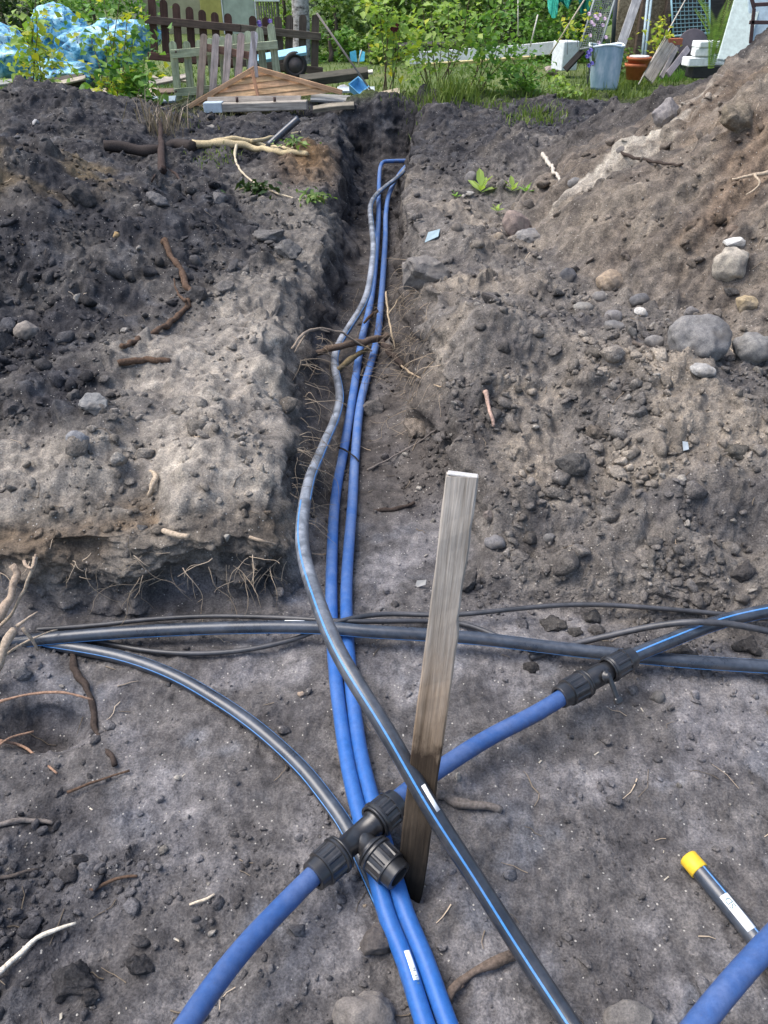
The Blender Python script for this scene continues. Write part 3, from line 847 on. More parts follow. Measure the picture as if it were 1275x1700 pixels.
# earth spilled against the pipes where they lie on the ground
def build_spill():
    r = np.random.default_rng(15); V, F, T = [], [], []; bv, bf = ico(1); var = [lumps(bv, 400 + q, .55, 6, .42) for q in range(8)]; off = 0
    for c, od, i0, i1, dens in ((cL, OD, 0, len(cL), 36), (cR, OD, 0, len(cR), 36), (cA, OD, 0, len(cA), 30), (cC, .038, 0, len(cC), 44), (cY, OD, 0, len(cY), 60), (cS, .04, 0, 40, 40)):
        t, b, n = frames(c); L = np.linalg.norm(np.diff(c, axis=0), axis=1).sum(); m = int(L * dens)
        for k in r.uniform(i0, i1 - 1, m).astype(int):
            sd = r.choice((-1, 1)); q = c[k] + b[k] * sd * (od * .5 + abs(r.normal(0, .008)) - .003)
            g = hfun(q[0], q[1])[0]
            if c[k][2] - g > od * 1.3: continue
            s = r.uniform(.002, .0075) * (1 if r.uniform() < .85 else 1.6)
            v = var[int(r.integers(8))] * r.uniform(.7, 1.25, 3) * s + np.array([q[0], q[1], g + s * .3])
            tn = soil_tone(np.array([q[0]]), np.array([q[1]]), np.array([g]), masks(np.array([q[0]]), np.array([q[1]])))[0] * r.uniform(.7, 1.2)
            V.append(v); F.append(bf + off); T.append(np.repeat(tn[None], len(v), 0)); off += len(v)
    me = big_mesh('spilled_soil', np.vstack(V), np.vstack(F), M_CLOD, np.vstack(T), smooth=False)
    o = bpy.data.objects.new('spilled_soil', me); COL.objects.link(o); tag(o, 'loose crumbs of earth lying against the sides of the pipes', 'soil'); o['kind'] = 'stuff'
build_spill()
# yellow cap over the pipe end
t_, b_, n_ = frames(cY)
Mx = frame(t_[0], (0, 0, 1), cY[0] - t_[0] * .006)
V, F = lathe_arrays([(.003, .0), (0.0, .012), (0.0, .0195), (.003, .0222), (.038, .0226), (.040, .0215), (.040, .0195)], 28)
mesh_obj('cap', V, F, M_YELLOW, capped, Mx)
# stickers
st, i, j = sticker(capped, cY, OD, (1206, 1498), (1246, 1543), -20, 42)
k = i + int((j - i) * .27)
aa = R(11)
pos = cY[k] + (OD / 2 + .0016) * (math.cos(aa) * n_[k] + math.sin(aa) * b_[k])
nn = Vector(math.cos(aa) * n_[k] + math.sin(aa) * b_[k])
lettering(st, 'SD', .020, frame(-t_[k], nn, pos))
def facing_sticker(o, c, od, pa, pb, d0, d1):
    f = math.degrees(facing_angle(c, near_idx(c, *pa), od))
    return sticker(o, c, od, pa, pb, f + d0, f + d1)
tl, bl, nl = frames(cL)
st, i, j = facing_sticker(blueL, cL, OD, (676, 1580), (690, 1632), 14, 52)
fL = facing_angle(cL, i, OD) + R(33)
for txt, kk, sz in (('N', .40, .009), ('2 1 1 8', .16, .0065)):
    k = i + int((j - i) * kk)
    dv = math.cos(fL) * nl[k] + math.sin(fL) * bl[k]
    lettering(st, txt, sz, frame(tl[k] if tl[k][1] < 0 else -tl[k], dv, cL[k] + (OD / 2 + .0016) * dv))
facing_sticker(snake, cS, OD, (702, 1300), (731, 1342), 18, 46)
sticker(across, cA, OD, (470, 1040), (500, 1040), -62, -30)

# ------------------------------------------------------------------ compression fittings
def nut_profile(r, L):
    return [(0, r * .80), (0, r * .96), (.004, r * 1.06), (.009, r * 1.06), (.011, r * .96), (.012, r * .94, .05 * r), (L * .62, r * .90, .08 * r), (L * .62 + .001, r * .98), (L * .62 + .005, r * .98), (L * .62 + .006, r * .86), (L - .001, r * .82), (L, r * .80)]

def add_nut(root, M0, r, L, bore, open_end=False):
    """Ribbed clamping nut along +X from M0, wide flange first; dark bore at its far end when open."""
    V, F = lathe_arrays([(p[0], p[1], p[2] if len(p) > 2 else 0) for p in nut_profile(r, L)] + [(L, bore)] + ([(L - .03, bore * .97), (L - .03, .0005)] if open_end else [(L - .01, bore)]), 72, 12)
    o = mesh_obj('nut', V, F, M_FIT, root, M0, smooth=False)
    V, F = lathe_arrays([(-.006, r * .85), (-.006, r * 1.0), (-.001, r * 1.0), (-.001, r * .85)], 40)
    mesh_obj('seal_ring', V, F, M_FIT, o, M0)
    return o

def P3(px, py, z): return Vector(P(px, py, z))
# tee: axis follows the violet pipe
iT = near_idx(cT, 592, 1392)
tT, bT, nT = frames(cT)
axis = Vector(tT[iT]); ctr = Vector(cT[iT])
tee = empty('tee_fitting', ctr - Vector((0, 0, .04)), 'black plastic tee fitting with three ribbed nuts lying on the blue pair', 'pipe fitting')
Mx = frame(axis, (0, 0, 1), ctr)
V, F = lathe_arrays([(-.058, .026), (-.054, .031), (-.046, .031), (-.043, .0265), (.043, .0265), (.046, .031), (.054, .031), (.058, .026)], 36)
mesh_obj('body', V, F, M_FIT, tee, Mx)
add_nut(tee, frame(axis, (0, 0, 1), ctr + axis * .058), .041, .072, ODT / 2 + .0015)
add_nut(tee, frame(-axis, (0, 0, 1), ctr - axis * .058), .041, .078, ODT / 2 + .0015)
bdir = (P3(655, 1446, .085) - P3(595, 1392, .095)); bdir = (bdir - axis * bdir.dot(axis)).normalized()
V, F = lathe_arrays([(.0, .024), (.034, .026), (.036, .031), (.046, .031), (.046, .02)], 32)
mesh_obj('branch', V, F, M_FIT, tee, frame(bdir, (0, 0, 1), ctr))
add_nut(tee, frame(bdir, (0, 0, 1), ctr + bdir * .05), .041, .078, .024, True)

# stop valve on the right
v0, v1 = P3(930, 1157, .105), P3(1048, 1091, .105)
vax = (v1 - v0).normalized(); vc = v0.lerp(v1, .5); vl = (v1 - v0).length
valve = empty('stop_valve', vc - Vector((0, 0, .05)), 'black plastic stop valve with a small lever between violet and striped pipes', 'valve')
V, F = lathe_arrays([(-.05, .022), (-.046, .027), (-.03, .027), (-.022, .030), (.022, .030), (.03, .027), (.046, .027), (.05, .022)], 36)
mesh_obj('body', V, F, M_FIT, valve, frame(vax, (0, 0, 1), vc))
nl_ = vl / 2 - .045
add_nut(valve, frame(vax, (0, 0, 1), vc + vax * .048), .036, nl_, .0225)
add_nut(valve, frame(-vax, (0, 0, 1), vc - vax * .048), .038, nl_, .0235)
sd = Vector((.35, -.65, .60)); sd = (sd - vax * sd.dot(vax)).normalized()
V, F = lathe_arrays([(.018, .017), (.036, .016), (.037, .019), (.042, .019), (.043, .012), (.050, .012), (.051, .0)], 24)
mesh_obj('stem', V, F, M_FIT, valve, frame(sd, (0, 0, 1), vc + vax * .004))
ld = Vector((.28, -.45, -.62)); hp = vc + vax * .004 + sd * .047
me = box_mesh('lever', .075, .014, .009, .003, 0, 1, 1)
lev = data_obj('lever', me, M_FIT, valve, frame(ld, sd, hp - ld.normalized() * .006))
me = box_mesh('lever_tip', .020, .026, .016, .004, 0, 1, 1)
data_obj('lever_tip', me, M_FIT, lev, frame(ld, sd, hp + ld.normalized() * .058))

# ------------------------------------------------------------------ the stake
def build_stake():
    m, nt, b, out = new_mat("stake_wood")
    tc = nd(nt, "ShaderNodeTexCoord")
    def nz(scale, st, det=6, rg=.62):
        mp = nd(nt, "ShaderNodeMapping"); mp.inputs['Scale'].default_value = st; nt.links.new(tc.outputs['Object'], mp.inputs[0])
        n = nd(nt, "ShaderNodeTexNoise"); n.inputs['Scale'].default_value = scale; n.inputs['Detail'].default_value = det; n.inputs['Roughness'].default_value = rg
        n.inputs['Distortion'].default_value = .3
        nt.links.new(mp.outputs[0], n.inputs['Vector']); return n.outputs[0]
    g = nz(95, (.035, 1, 1)); g2 = nz(330, (.03, 1, 1)); pt = nz(9, (.6, 1, 1)); pt2 = nz(40, (.5, 1, 1))
    sx = nd(nt, "ShaderNodeSeparateXYZ"); nt.links.new(tc.outputs['Object'], sx.inputs[0])
    # stain height along the stake with an uneven edge
    ad = nd(nt, "ShaderNodeMath", operation='MULTIPLY_ADD'); nt.links.new(pt2, ad.inputs[0]); ad.inputs[1].default_value = .16; nt.links.new(sx.outputs[0], ad.inputs[2])
    col = ramp(nt, ad.outputs[0], [(.22, (.012, .011, .010)), (.34, (.045, .034, .024)), (.44, (.095, .072, .050)), (.52, (.070, .050, .033)), (.56, (.055, .038, .025)), (.60, (.21, .155, .105)), (.72, (.34, .265, .195)), (.82, (.37, .32, .265)), (.98, (.39, .355, .31))])
    c = mixc(nt, 1.0, col, ramp(nt, g, [(.3, (.62, .60, .57)), (.5, (1, 1, 1)), (.7, (1.25, 1.24, 1.22))]), 'MULTIPLY')
    c = mixc(nt, 1.0, c, ramp(nt, g2, [(.3, (.75, .74, .73)), (.65, (1.12, 1.12, 1.12))]), 'MULTIPLY')
    c = mixc(nt, 1.0, c, ramp(nt, pt, [(.3, (.7, .7, .7)), (.7, (1.2, 1.2, 1.2))]), 'MULTIPLY')
    nt.links.new(c, b.inputs['Base Color']); b.inputs['Roughness'].default_value = .85; b.inputs['Specular IOR Level'].default_value = .2
    p = bump(nt, b, g, .6, .004); bump(nt, b, g2, .4, .0015, p)
    foot = Vector(P(684, 1468, 0.0)); 
    top = Vector(D(766, 790, foot.y + .25))
    ax = (top - foot).normalized(); foot = foot - ax * .12
    L = (top - foot).length
    n = 34; bm = bmesh.new(); rings = []
    w0, w1, th = .064, .064, .026
    rr = random.Random(3)
    for i in range(n + 1):
        t = i / n; x = L * t
        w = w0 + (w1 - w0) * t
        if x < .12: w *= .4 + .6 * x / .12
        chip = (.004 if t > .735 else 0) + .003 * max(0, noise(np.array([t * 23.0]), np.array([.5]), 8)[0])
        ch = .003
        prof = [(-w / 2 + chip, -th / 2 + ch), (-w / 2 + chip + ch, -th / 2), (-w * .17, -th / 2 - .0004), (w * .17, -th / 2 + .0003), (w / 2 - ch, -th / 2), (w / 2, -th / 2 + ch), (w / 2, th / 2 - ch), (w / 2 - ch, th / 2), (-w / 2 + chip + ch, th / 2), (-w / 2 + chip, th / 2 - ch)]
        e = [bm.verts.new((x + (.004 * math.sin(7 * yy * 30) + rr.uniform(-.002, .002) if i == n else 0), yy + rr.uniform(-.0007, .0007) + .0035 * math.sin(t * 5), zz + rr.uniform(-.0006, .0006) + .006 * math.sin(t * 3.1))) for yy, zz in prof]
        rings.append(e)
    for a, c_ in zip(rings, rings[1:]):
        for k in range(len(a)): bm.faces.new((a[k], a[(k + 1) % len(a)], c_[(k + 1) % len(a)], c_[k]))
    bm.faces.new(rings[0]); bm.faces.new(rings[-1][::-1])
    bmesh.ops.recalc_face_normals(bm, faces=bm.faces)
    me = bpy.data.meshes.new('wooden_stake'); bm.to_mesh(me); bm.free()
    yv = Vector((.985, -.17, .0)); zv = ax.cross(yv)
    if zv.y > 0: zv = -zv
    o = data_obj('wooden_stake', me, m, None, frame(ax, zv, foot))
    tag(o, 'weathered wooden stake driven into the pit, wet and dark at its foot', 'stake')
    me = box_mesh('end_grain', .004, .056, .021, .001, 0, 1, 1)
    data_obj('end_grain', me, plain_mat('end_grain', (.50, .49, .47), .9, .2, 120, .15, .5), o, frame(ax, zv, Vector(top) + ax * .0005 + Vector((.002, 0, 0))))
build_stake()

# ------------------------------------------------------------------ stones and big clods, one by one
M_LUMP, nt, b, out = new_mat('earth_lump')
_oi = nd(nt, "ShaderNodeObjectInfo"); _n1 = noise_node(nt, 45, 6, .7); _n2 = noise_node(nt, 190, 5, .75)
_c = mixc(nt, 1.0, _oi.outputs['Color'], ramp(nt, _n1, [(.3, (.55, .55, .55)), (.52, (1, 1, 1)), (.72, (1.5, 1.47, 1.42))]), 'MULTIPLY')
_c = mixc(nt, 1.0, _c, ramp(nt, _n2, [(.3, (.6, .6, .6)), (.5, (1, 1, 1)), (.7, (1.5, 1.48, 1.45))]), 'MULTIPLY')
nt.links.new(_c, b.inputs['Base Color']); b.inputs['Roughness'].default_value = .95; b.inputs['Specular IOR Level'].default_value = .12
_p = bump(nt, b, _n1, .8, .012); bump(nt, b, _n2, .8, .004, _p)
def stone(name, label, px, py, w, h, col, seed, cat='stone', kind='round', group=None, lift=0.0, sub=3, mat=None):
    p = G(px, py + h * .28)
    dep = (p - C0) @ FWD
    a = w * dep / FPX / 2; c = np.clip(h * dep / FPX / 2 * 1.05, .45 * a, 1.0 * a)
    b = a * random.Random(seed).uniform(.7, .95)
    V, F = ico(sub if w < 40 else sub + 1)
    if kind == 'round': V = lumps(V, seed, .34, 6, .62)
    elif kind == 'rough': V = lumps(V, seed, .6, 14, .42)
    else: V = lumps(V, seed, .3, 14, .45)
    hf = {'round': .02, 'rough': .075, 'cut': .035}[kind]
    V = V * (1 + hf * fbm(V[:, 0] * 4.5 + V[:, 2] * 2 + seed, V[:, 1] * 4.5 - V[:, 2] * 3, 4, seed + 9, .6))[:, None]
    V = V / np.abs(V).max(0)
    rr = np.random.default_rng(seed)
    th = rr.uniform(-.3, .3)
    V = V * np.array([a, b, c])
    V = np.stack([V[:, 0] * math.cos(th) - V[:, 2] * math.sin(th) * .6, V[:, 1], V[:, 2] + V[:, 0] * math.sin(th) * .6], -1)
    o = mesh_obj(name, V, F, mat or M_STONE, None, Matrix.Translation(Vector((p[0], p[1] + b * .25, p[2] + c * (.26 + lift)))), kind == 'round' or kind == 'rough', col)
    if kind == 'rough': o.data.materials[0] = M_LUMP
    return tag(o, label, cat, group)

GR, DK, TN, PK, PL = (.20, .19, .185), (.075, .072, .072), (.27, .225, .17), (.26, .20, .17), (.42, .40, .36)
for a in [
    # right bank
    ('boulder', 'large rounded grey boulder with a dark crack at the foot of the spoil heap', 1164, 559, 112, 90, (.19, .185, .18), 11, 'boulder', 'round'),
    ('boulder', 'grey boulder cut off by the right edge of the picture beside the large cracked one', 1253, 580, 80, 54, (.20, .195, .185), 12, 'boulder', 'round'),
    ('boulder', 'pinkish round boulder standing on the right bank beside a grey slab', 857, 374, 50, 54, (.24, .19, .165), 13, 'boulder', 'round'),
    ('stone', 'flat grey slab of stone leaning against the pinkish boulder', 881, 391, 54, 24, (.21, .20, .19), 14, 'stone', 'cut'),
    ('stone', 'small tan stone tucked behind the left side of the pinkish boulder', 829, 389, 17, 26, TN, 15, 'stone', 'round'),
    ('boulder', 'broad angular grey block set in the right rim of the trench', 708, 446, 84, 54, (.19, .175, .16), 16, 'boulder', 'cut'),
    ('stone', 'small round brown stone between the trench rim and the pinkish boulder', 759, 378, 22, 20, (.16, .14, .12), 17, 'stone', 'round'),
    ('stone', 'dark blue grey oval stone left of the tan cobble on the right bank', 944, 456, 30, 28, (.10, .10, .105), 18, 'stone', 'round'),
    ('stone', 'smooth tan cobble at the foot of the heap, largest of the small group there', 1014, 463, 49, 35, (.30, .235, .17), 19, 'stone', 'round'),
    ('stone', 'grey cobble just below the smooth tan cobble', 996, 492, 31, 22, (.20, .19, .18), 20, 'stone', 'round'),
    ('stone', 'dark grey cobble right of the smooth tan cobble', 1062, 497, 34, 25, (.13, .128, .13), 21, 'stone', 'round'),
    ('stone', 'white angular flint below the dark grey cobble', 1064, 517, 24, 18, (.50, .48, .44), 22, 'stone', 'cut'),
    ('stone', 'grey stone lying on another flat one below the tan cobble', 1019, 524, 34, 19, GR, 23, 'stone', 'round'),
    ('stone', 'flat grey stone half covered by the one above it, below the tan cobble', 1020, 540, 36, 18, (.17, .165, .16), 24, 'stone', 'round'),
    ('stone', 'low grey stone left of the pair of flat grey stones', 970, 510, 38, 18, (.22, .21, .19), 25, 'stone', 'round'),
    ('boulder', 'cracked cream and grey boulder high on the heap with a white stone on top', 1214, 440, 62, 58, (.36, .325, .27), 26, 'boulder', 'round'),
    ('stone', 'white stone sitting on top of the cracked cream boulder', 1222, 402, 36, 20, (.55, .54, .51), 27, 'stone', 'cut'),
    ('stone', 'yellowish quartz stone with broken faces below the cracked cream boulder', 1236, 500, 46, 40, (.34, .27, .17), 28, 'stone', 'cut'),
    ('stone', 'dark clod wedged between the cream boulder and the yellowish stone', 1214, 483, 30, 22, (.09, .085, .08), 29, 'stone', 'rough'),
    ('stone', 'pale pebble below the large cracked grey boulder', 1168, 614, 48, 21, (.33, .32, .30), 30, 'stone', 'round'),
    ('stone', 'small grey stone peeking out above the large cracked grey boulder', 1148, 515, 28, 20, (.18, .17, .165), 31, 'stone', 'round'),
    ('stone', 'grey stone half buried left of the large cracked grey boulder', 1088, 566, 36, 24, (.20, .19, .18), 32, 'stone', 'round'),
    ('stone', 'brown round stone on the heap above the white stone', 1217, 381, 24, 18, (.17, .13, .10), 33, 'stone', 'round'),
    ('boulder', 'big lump of brown earth and stone stuck near the top of the heap', 1226, 200, 74, 56, (.20, .17, .13), 34, 'boulder', 'rough'),
    ('boulder', 'grey boulder showing on the skyline at the left shoulder of the heap', 1106, 190, 60, 50, (.22, .205, .20), 35, 'boulder', 'cut'),
    ('stone', 'small round stone at the left foot of the heap under a twig', 1030, 249, 20, 16, (.17, .16, .15), 36, 'stone', 'round'),
    ('stone', 'grey stone beside the stick on the far right bank', 955, 302, 26, 18, (.19, .185, .18), 37, 'stone', 'round'),
    ('stone', 'grey stone beside the green seedling on the far right bank', 784, 294, 26, 22, (.18, .17, .165), 38, 'stone', 'round'),
    ('stone', 'pale flat stone left of the green seedling', 772, 322, 32, 13, (.32, .31, .28), 39, 'stone', 'cut'),
    # slope of the right bank
    ('clod', 'dark rounded clod of earth at the right foot of the slope', 1236, 950, 54, 48, (.075, .07, .068), 40, 'clod', 'rough'),
    ('clod', 'dark clod of earth right behind the upper part of the stake', 777, 964, 50, 48, (.08, .075, .072), 41, 'clod', 'rough'),
    ('clod', 'light broken clod on the trench side of the right slope', 694, 704, 56, 50, (.20, .17, .14), 42, 'clod', 'rough'),
    ('stone', 'thin dark slab standing on edge beside the light broken clod', 719, 686, 30, 48, (.12, .115, .11), 43, 'stone', 'cut'),
    ('clod', 'grey clod at the bottom of the trench right of the blue pair', 622, 672, 44, 46, (.13, .12, .112), 44, 'clod', 'rough'),
    ('stone', 'flat grey stone in the crumbs right of the stake top', 821, 899, 38, 24, (.17, .165, .165), 45, 'stone', 'round'),
    ('stone', 'small brownish stone just right of the stake top', 812, 855, 22, 22, (.19, .16, .14), 46, 'stone', 'cut'),
    ('stone', 'grey stone above the flat one on the right slope', 913, 891, 26, 19, (.16, .155, .15), 47, 'stone', 'round'),
    ('stone', 'little pink pebble on the right slope', 1056, 885, 13, 13, (.45, .34, .29), 48, 'stone', 'round'),
    ('clod', 'grey clod with a flat top in the middle of the right slope', 1066, 683, 32, 28, (.13, .125, .12), 49, 'clod', 'rough'),
    ('clod', 'rounded brown clod above the hollow in the right slope', 992, 716, 42, 30, (.14, .12, .10), 50, 'clod', 'rough'),
    ('clod', 'large dark clod at the edge of the hollow in the right slope', 950, 770, 66, 52, (.10, .095, .09), 51, 'clod', 'rough'),
    ('clod', 'brown clod below the hollow at the right edge of the slope', 1222, 748, 44, 36, (.12, .11, .095), 52, 'clod', 'rough'),
    # along the foot of the right bank
    ('clod', 'angular dark clod behind the looping thin cable, left of its row', 916, 1036, 48, 34, (.085, .08, .075), 53, 'clod', 'rough'),
    ('clod', 'round dark clod in the row behind the thin cables', 984, 1024, 30, 26, (.09, .085, .08), 54, 'clod', 'rough'),
    ('clod', 'dark clod in front of the round one behind the thin cables', 957, 1048, 28, 22, (.085, .08, .075), 55, 'clod', 'rough'),
    ('clod', 'dark clod right under the looping thin cable', 992, 1045, 32, 22, (.085, .08, .077), 56, 'clod', 'rough'),
    ('clod', 'dark clod between the cross pipe and the valve', 880, 1105, 34, 30, (.07, .066, .064), 57, 'clod', 'rough'),
    ('stone', 'round stone set in the pit floor right of the valve lever', 1092, 1156, 26, 20, (.12, .115, .11), 58, 'stone', 'round'),
    ('clod', 'broad clod under the cross pipe near the right edge', 1242, 1072, 54, 34, (.08, .075, .072), 59, 'clod', 'rough'),
    ('clod', 'clod between the cross pipe and the striped pipe', 1128, 1078, 52, 30, (.085, .08, .076), 60, 'clod', 'rough'),
    # left bank
    ('stone', 'round tan grey stone at the left edge of the left bank', 43, 547, 42, 36, (.23, .205, .18), 61, 'stone', 'round'),
    ('stone', 'angular grey stone on the left bank above the smooth flat one', 152, 669, 52, 38, (.19, .19, .185), 62, 'stone', 'cut'),
    ('stone', 'smooth blue grey flat stone on the left bank', 132, 729, 42, 42, (.20, .205, .215), 63, 'stone', 'round'),
    ('clod', 'dark clod at the left edge of the left bank', 19, 676, 44, 38, (.085, .08, .08), 64, 'clod', 'rough'),
    ('clod', 'small dark clod left of the angular grey stone', 120, 656, 28, 20, (.10, .095, .092), 65, 'clod', 'rough'),
    ('clod', 'dark clod at the bend of the crooked brown stick', 330, 489, 48, 36, (.075, .072, .072), 66, 'clod', 'rough'),
    ('stone', 'small dark stone above the bend of the crooked stick', 324, 431, 22, 20, (.09, .088, .09), 67, 'stone', 'round'),
    ('clod', 'dark clod on the slope of the left heap near the crooked stick', 248, 448, 34, 24, (.06, .058, .06), 68, 'clod', 'rough'),
    ('clod', 'grey slab of dried mud between the left heap and the leafy sprig', 262, 326, 44, 52, (.15, .145, .145), 69, 'clod', 'rough'),
    ('clod', 'grey clod beside the leafy sprig on the left bank', 364, 326, 34, 24, (.15, .145, .145), 70, 'clod', 'rough'),
    ('clod', 'dark split clod half way down the brown crested heap', 130, 318, 60, 40, (.06, .057, .056), 71, 'clod', 'rough'),
    ('stone', 'small ochre stone on the lower slope of the brown crested heap', 193, 389, 14, 11, (.36, .25, .12), 72, 'stone', 'round'),
    ('stone', 'white stone half way up the far dark heap', 60, 202, 15, 10, (.42, .42, .42), 73, 'stone', 'cut'),
    ('clod', 'flaky grey clod on the left rim of the trench, topmost of three', 450, 392, 60, 26, (.14, .135, .13), 74, 'clod', 'rough'),
    ('clod', 'flaky grey clod on the left rim of the trench, middle of three', 476, 412, 52, 34, (.145, .14, .135), 75, 'clod', 'rough'),
    ('clod', 'rounded grey clod on the left rim of the trench, lowest of three', 372, 478, 40, 30, (.16, .15, .14), 76, 'clod', 'rough'),
    ('stone', 'pale stone stuck in the brown earth of the bank face', 376, 888, 17, 21, (.33, .31, .27), 77, 'stone', 'cut'),
    ('clod', 'grey clod at the brow of the bank above the cut roots', 238, 876, 24, 19, (.13, .125, .12), 78, 'clod', 'rough'),
    ('clod', 'bulging grey lump in the middle of the bank face', 222, 902, 66, 44, (.13, .12, .11), 79, 'clod', 'rough'),
    # pit floor
    ('clod', 'large cracked dark clod in the bottom left corner of the pit', 122, 1618, 88, 78, (.052, .050, .051), 80, 'clod', 'rough'),
    ('clod', 'dark clod right of the large cracked one in the bottom left corner', 229, 1603, 56, 48, (.05, .048, .049), 81, 'clod', 'rough'),
    ('clod', 'broken piece fallen off the large cracked clod', 148, 1650, 48, 36, (.055, .052, .052), 82, 'clod', 'rough'),
    ('clod', 'small dark clod above the bottom left group', 131, 1424, 30, 28, (.055, .053, .055), 83, 'clod', 'rough'),
    ('clod', 'small dark clod right below the upper one in the bottom left', 114, 1452, 34, 24, (.052, .05, .052), 84, 'clod', 'rough'),
    ('boulder', 'smooth brown grey boulder at the bottom edge left of the blue pair', 604, 1682, 112, 96, (.17, .155, .142), 85, 'boulder', 'round'),
    ('stone', 'round dark stone half hidden behind the blue pair below the tee', 624, 1558, 60, 58, (.095, .085, .08), 86, 'stone', 'round'),
    ('stone', 'long flat stone at the bottom edge right of the striped pipe', 1046, 1697, 88, 34, (.15, .14, .13), 87, 'stone', 'round'),
    ('stone', 'small square tan stone chip on the pit floor left of the blue pair', 501, 1151, 15, 13, (.40, .31, .23), 88, 'stone', 'cut'),
    ('clod', 'grey clod below the cut roots at the left edge of the pit', 36, 1122, 48, 24, (.14, .14, .145), 89, 'clod', 'rough'),
    ('stone', 'tiny tan pebble beside the blue pair below the tee', 606, 1502, 8, 11, (.36, .29, .21), 90, 'stone', 'round'),
]:
    nm, lb, px, py, w, h, col, sd_, ct, kd = a
    stone(nm, lb, px, py, w, h, col, sd_, ct, kd, None, .38 if 'pinkish round' in lb else .16 if nm == 'boulder' and 1100 < px else .0)
# scrap of pale blue plastic on the right bank, a small white shard lower down
def shard(label, px, py, w, h, col, name='plastic_shard'):
    p = G(px, py); dep = (p - C0) @ FWD; a = w * dep / FPX; b = max(h * dep / FPX, .012)
    v = [(-a / 2, -b * .5, 0), (a * .35, -b * .62, .004), (a / 2, b * .3, .01), (-a * .2, b * .6, .012)]
    v2 = [(x, y, z - .003) for x, y, z in v]
    o = mesh_obj(name, v + v2, [(0, 1, 2, 3), (7, 6, 5, 4), (0, 4, 5, 1), (1, 5, 6, 2), (2, 6, 7, 3), (3, 7, 4, 0)], M_PAINT, None, Matrix.Translation(Vector((p[0], p[1], p[2] + .012))) @ Matrix.Rotation(.35, 4, 'X') @ Matrix.Rotation(-.5, 4, 'Y'), False, col)
    return tag(o, label, 'plastic scrap')
shard('pale blue plastic shard on the right rim of the trench', 718, 395, 30, 16, (.24, .33, .37))
shard('small whitish blue shard on the slope of the right bank', 1137, 746, 11, 14, (.27, .32, .36))
shard('narrow white shard beside the stake on the pit floor', 699, 974, 24, 8, (.33, .33, .32))

# ------------------------------------------------------------------ roots, sticks and twigs
def stick(name, label, pts, r0, r1, col, cat='root', group=None, forks=(), knob=.25, side=7, absolute=False, step=.012):
    Pn = [np.array(q) for q in pts] if absolute else [G(q[0], q[1]) - ray(q[0], q[1]) * (q[2] if len(q) > 2 else .01) for q in pts]
    c = catmull(Pn, step)
    rr = np.random.default_rng(abs(hash(label)) % 10000 if False else sum(map(ord, label)))
    n = len(c)
    jit = smooth_path(rr.normal(0, 1, (n, 3)), 3) * min(r0 * .55, .010)
    c = c + jit
    r = np.linspace(r0, r1, n) * (1 + knob * smooth_path(rr.normal(0, 1, (n, 1)), 2)[:, 0])
    V, F = tube_arrays(c, np.maximum(r, r1 * .5), side)
    o = mesh_obj(name, V, F, M_ROOT, None, None, True, col)
    tag(o, label, cat, group)
    for fk in forks:
        Pn = [np.array(q) for q in fk[0]] if absolute else [G(q[0], q[1]) - ray(q[0], q[1]) * (q[2] if len(q) > 2 else .01) for q in fk[0]]
        cc = catmull(Pn, step); cc = cc + smooth_path(rr.normal(0, 1, (len(cc), 3)), 3) * fk[1] * .5
        V, F = tube_arrays(cc, np.linspace(fk[1], fk[2], len(cc)), 6)
        mesh_obj('side_root', V, F, M_ROOT, o, None, True, col)
    return o
BR, DB, PA, GY = (.10, .065, .045), (.055, .042, .035), (.42, .34, .25), (.16, .14, .125)
def gp(px, py, up=.01): return G(px, py) - ray(px, py) * up
stick('crooked_stick', 'crooked brown stick bent like a hook on the left bank', [(272, 402, .03), (290, 432, .05), (308, 468, .06), (314, 495, .04), (300, 520, .02), (268, 545, .015), (203, 575, .012)], .017, .011, BR, 'stick', forks=[([(308, 500, .04), (294, 485, .05), (288, 462, .06)], .009, .004)])
stick('stick', 'short straight brown stick lying on the left bank below the crooked one', [(194, 602, .012), (240, 599, .014), (284, 597, .012)], .015, .011, BR, 'stick')
stick('root', 'short pale root standing on the brow of the left bank', [(250, 779, .012), (260, 795, .02), (252, 812, .02), (246, 826, .01)], .010, .007, PA)
stick('root', 'pale broken root stub at the brow above the bank face', [(264, 880, .03), (285, 886, .04), (312, 890, .06)], .011, .008, PA)
stick('root', 'dark root running down the left side of the pit floor', [(116, 1080, .01), (126, 1118, .012), (146, 1152, .014), (160, 1210, .014), (190, 1266, .012)], .012, .007, DB)
stick('root', 'white peeled root in the bottom left corner', [(-10, 1626, .012), (30, 1582, .016), (72, 1552, .016), (123, 1533, .014)], .0065, .0035, (.62, .56, .46))
stick('stick', 'grey stick lying on the pit floor right of the stake', [(722, 1324, .012), (770, 1333, .014), (830, 1346, .010)], .013, .009, GY, 'stick')
stick('root', 'curved brown root on the pit floor under the arching pipe', [(738, 1668, .004), (770, 1628, .014), (805, 1602, .016), (860, 1583, .010)], .0095, .011, (.13, .10, .08), forks=[([(765, 1632, .012), (752, 1646, .01), (742, 1640, .006)], .005, .003)])
stick('stick', 'dark twig at the foot of the right slope near the blue pair', [(618, 850, .01), (650, 846, .012), (688, 839, .01)], .009, .006, DB, 'stick')
stick('root', 'long thin root slanting across the right slope above the stake', [(612, 780, .006), (660, 754, .012), (700, 731, .016), (735, 704, .02), (772, 680, .016)], .0048, .003, GY)
stick('twig', 'pinkish stripped twig standing on the right slope', [(807, 650, .02), (812, 672, .03), (815, 690, .03), (819, 709, .01)], .009, .006, (.42, .29, .23), 'twig')
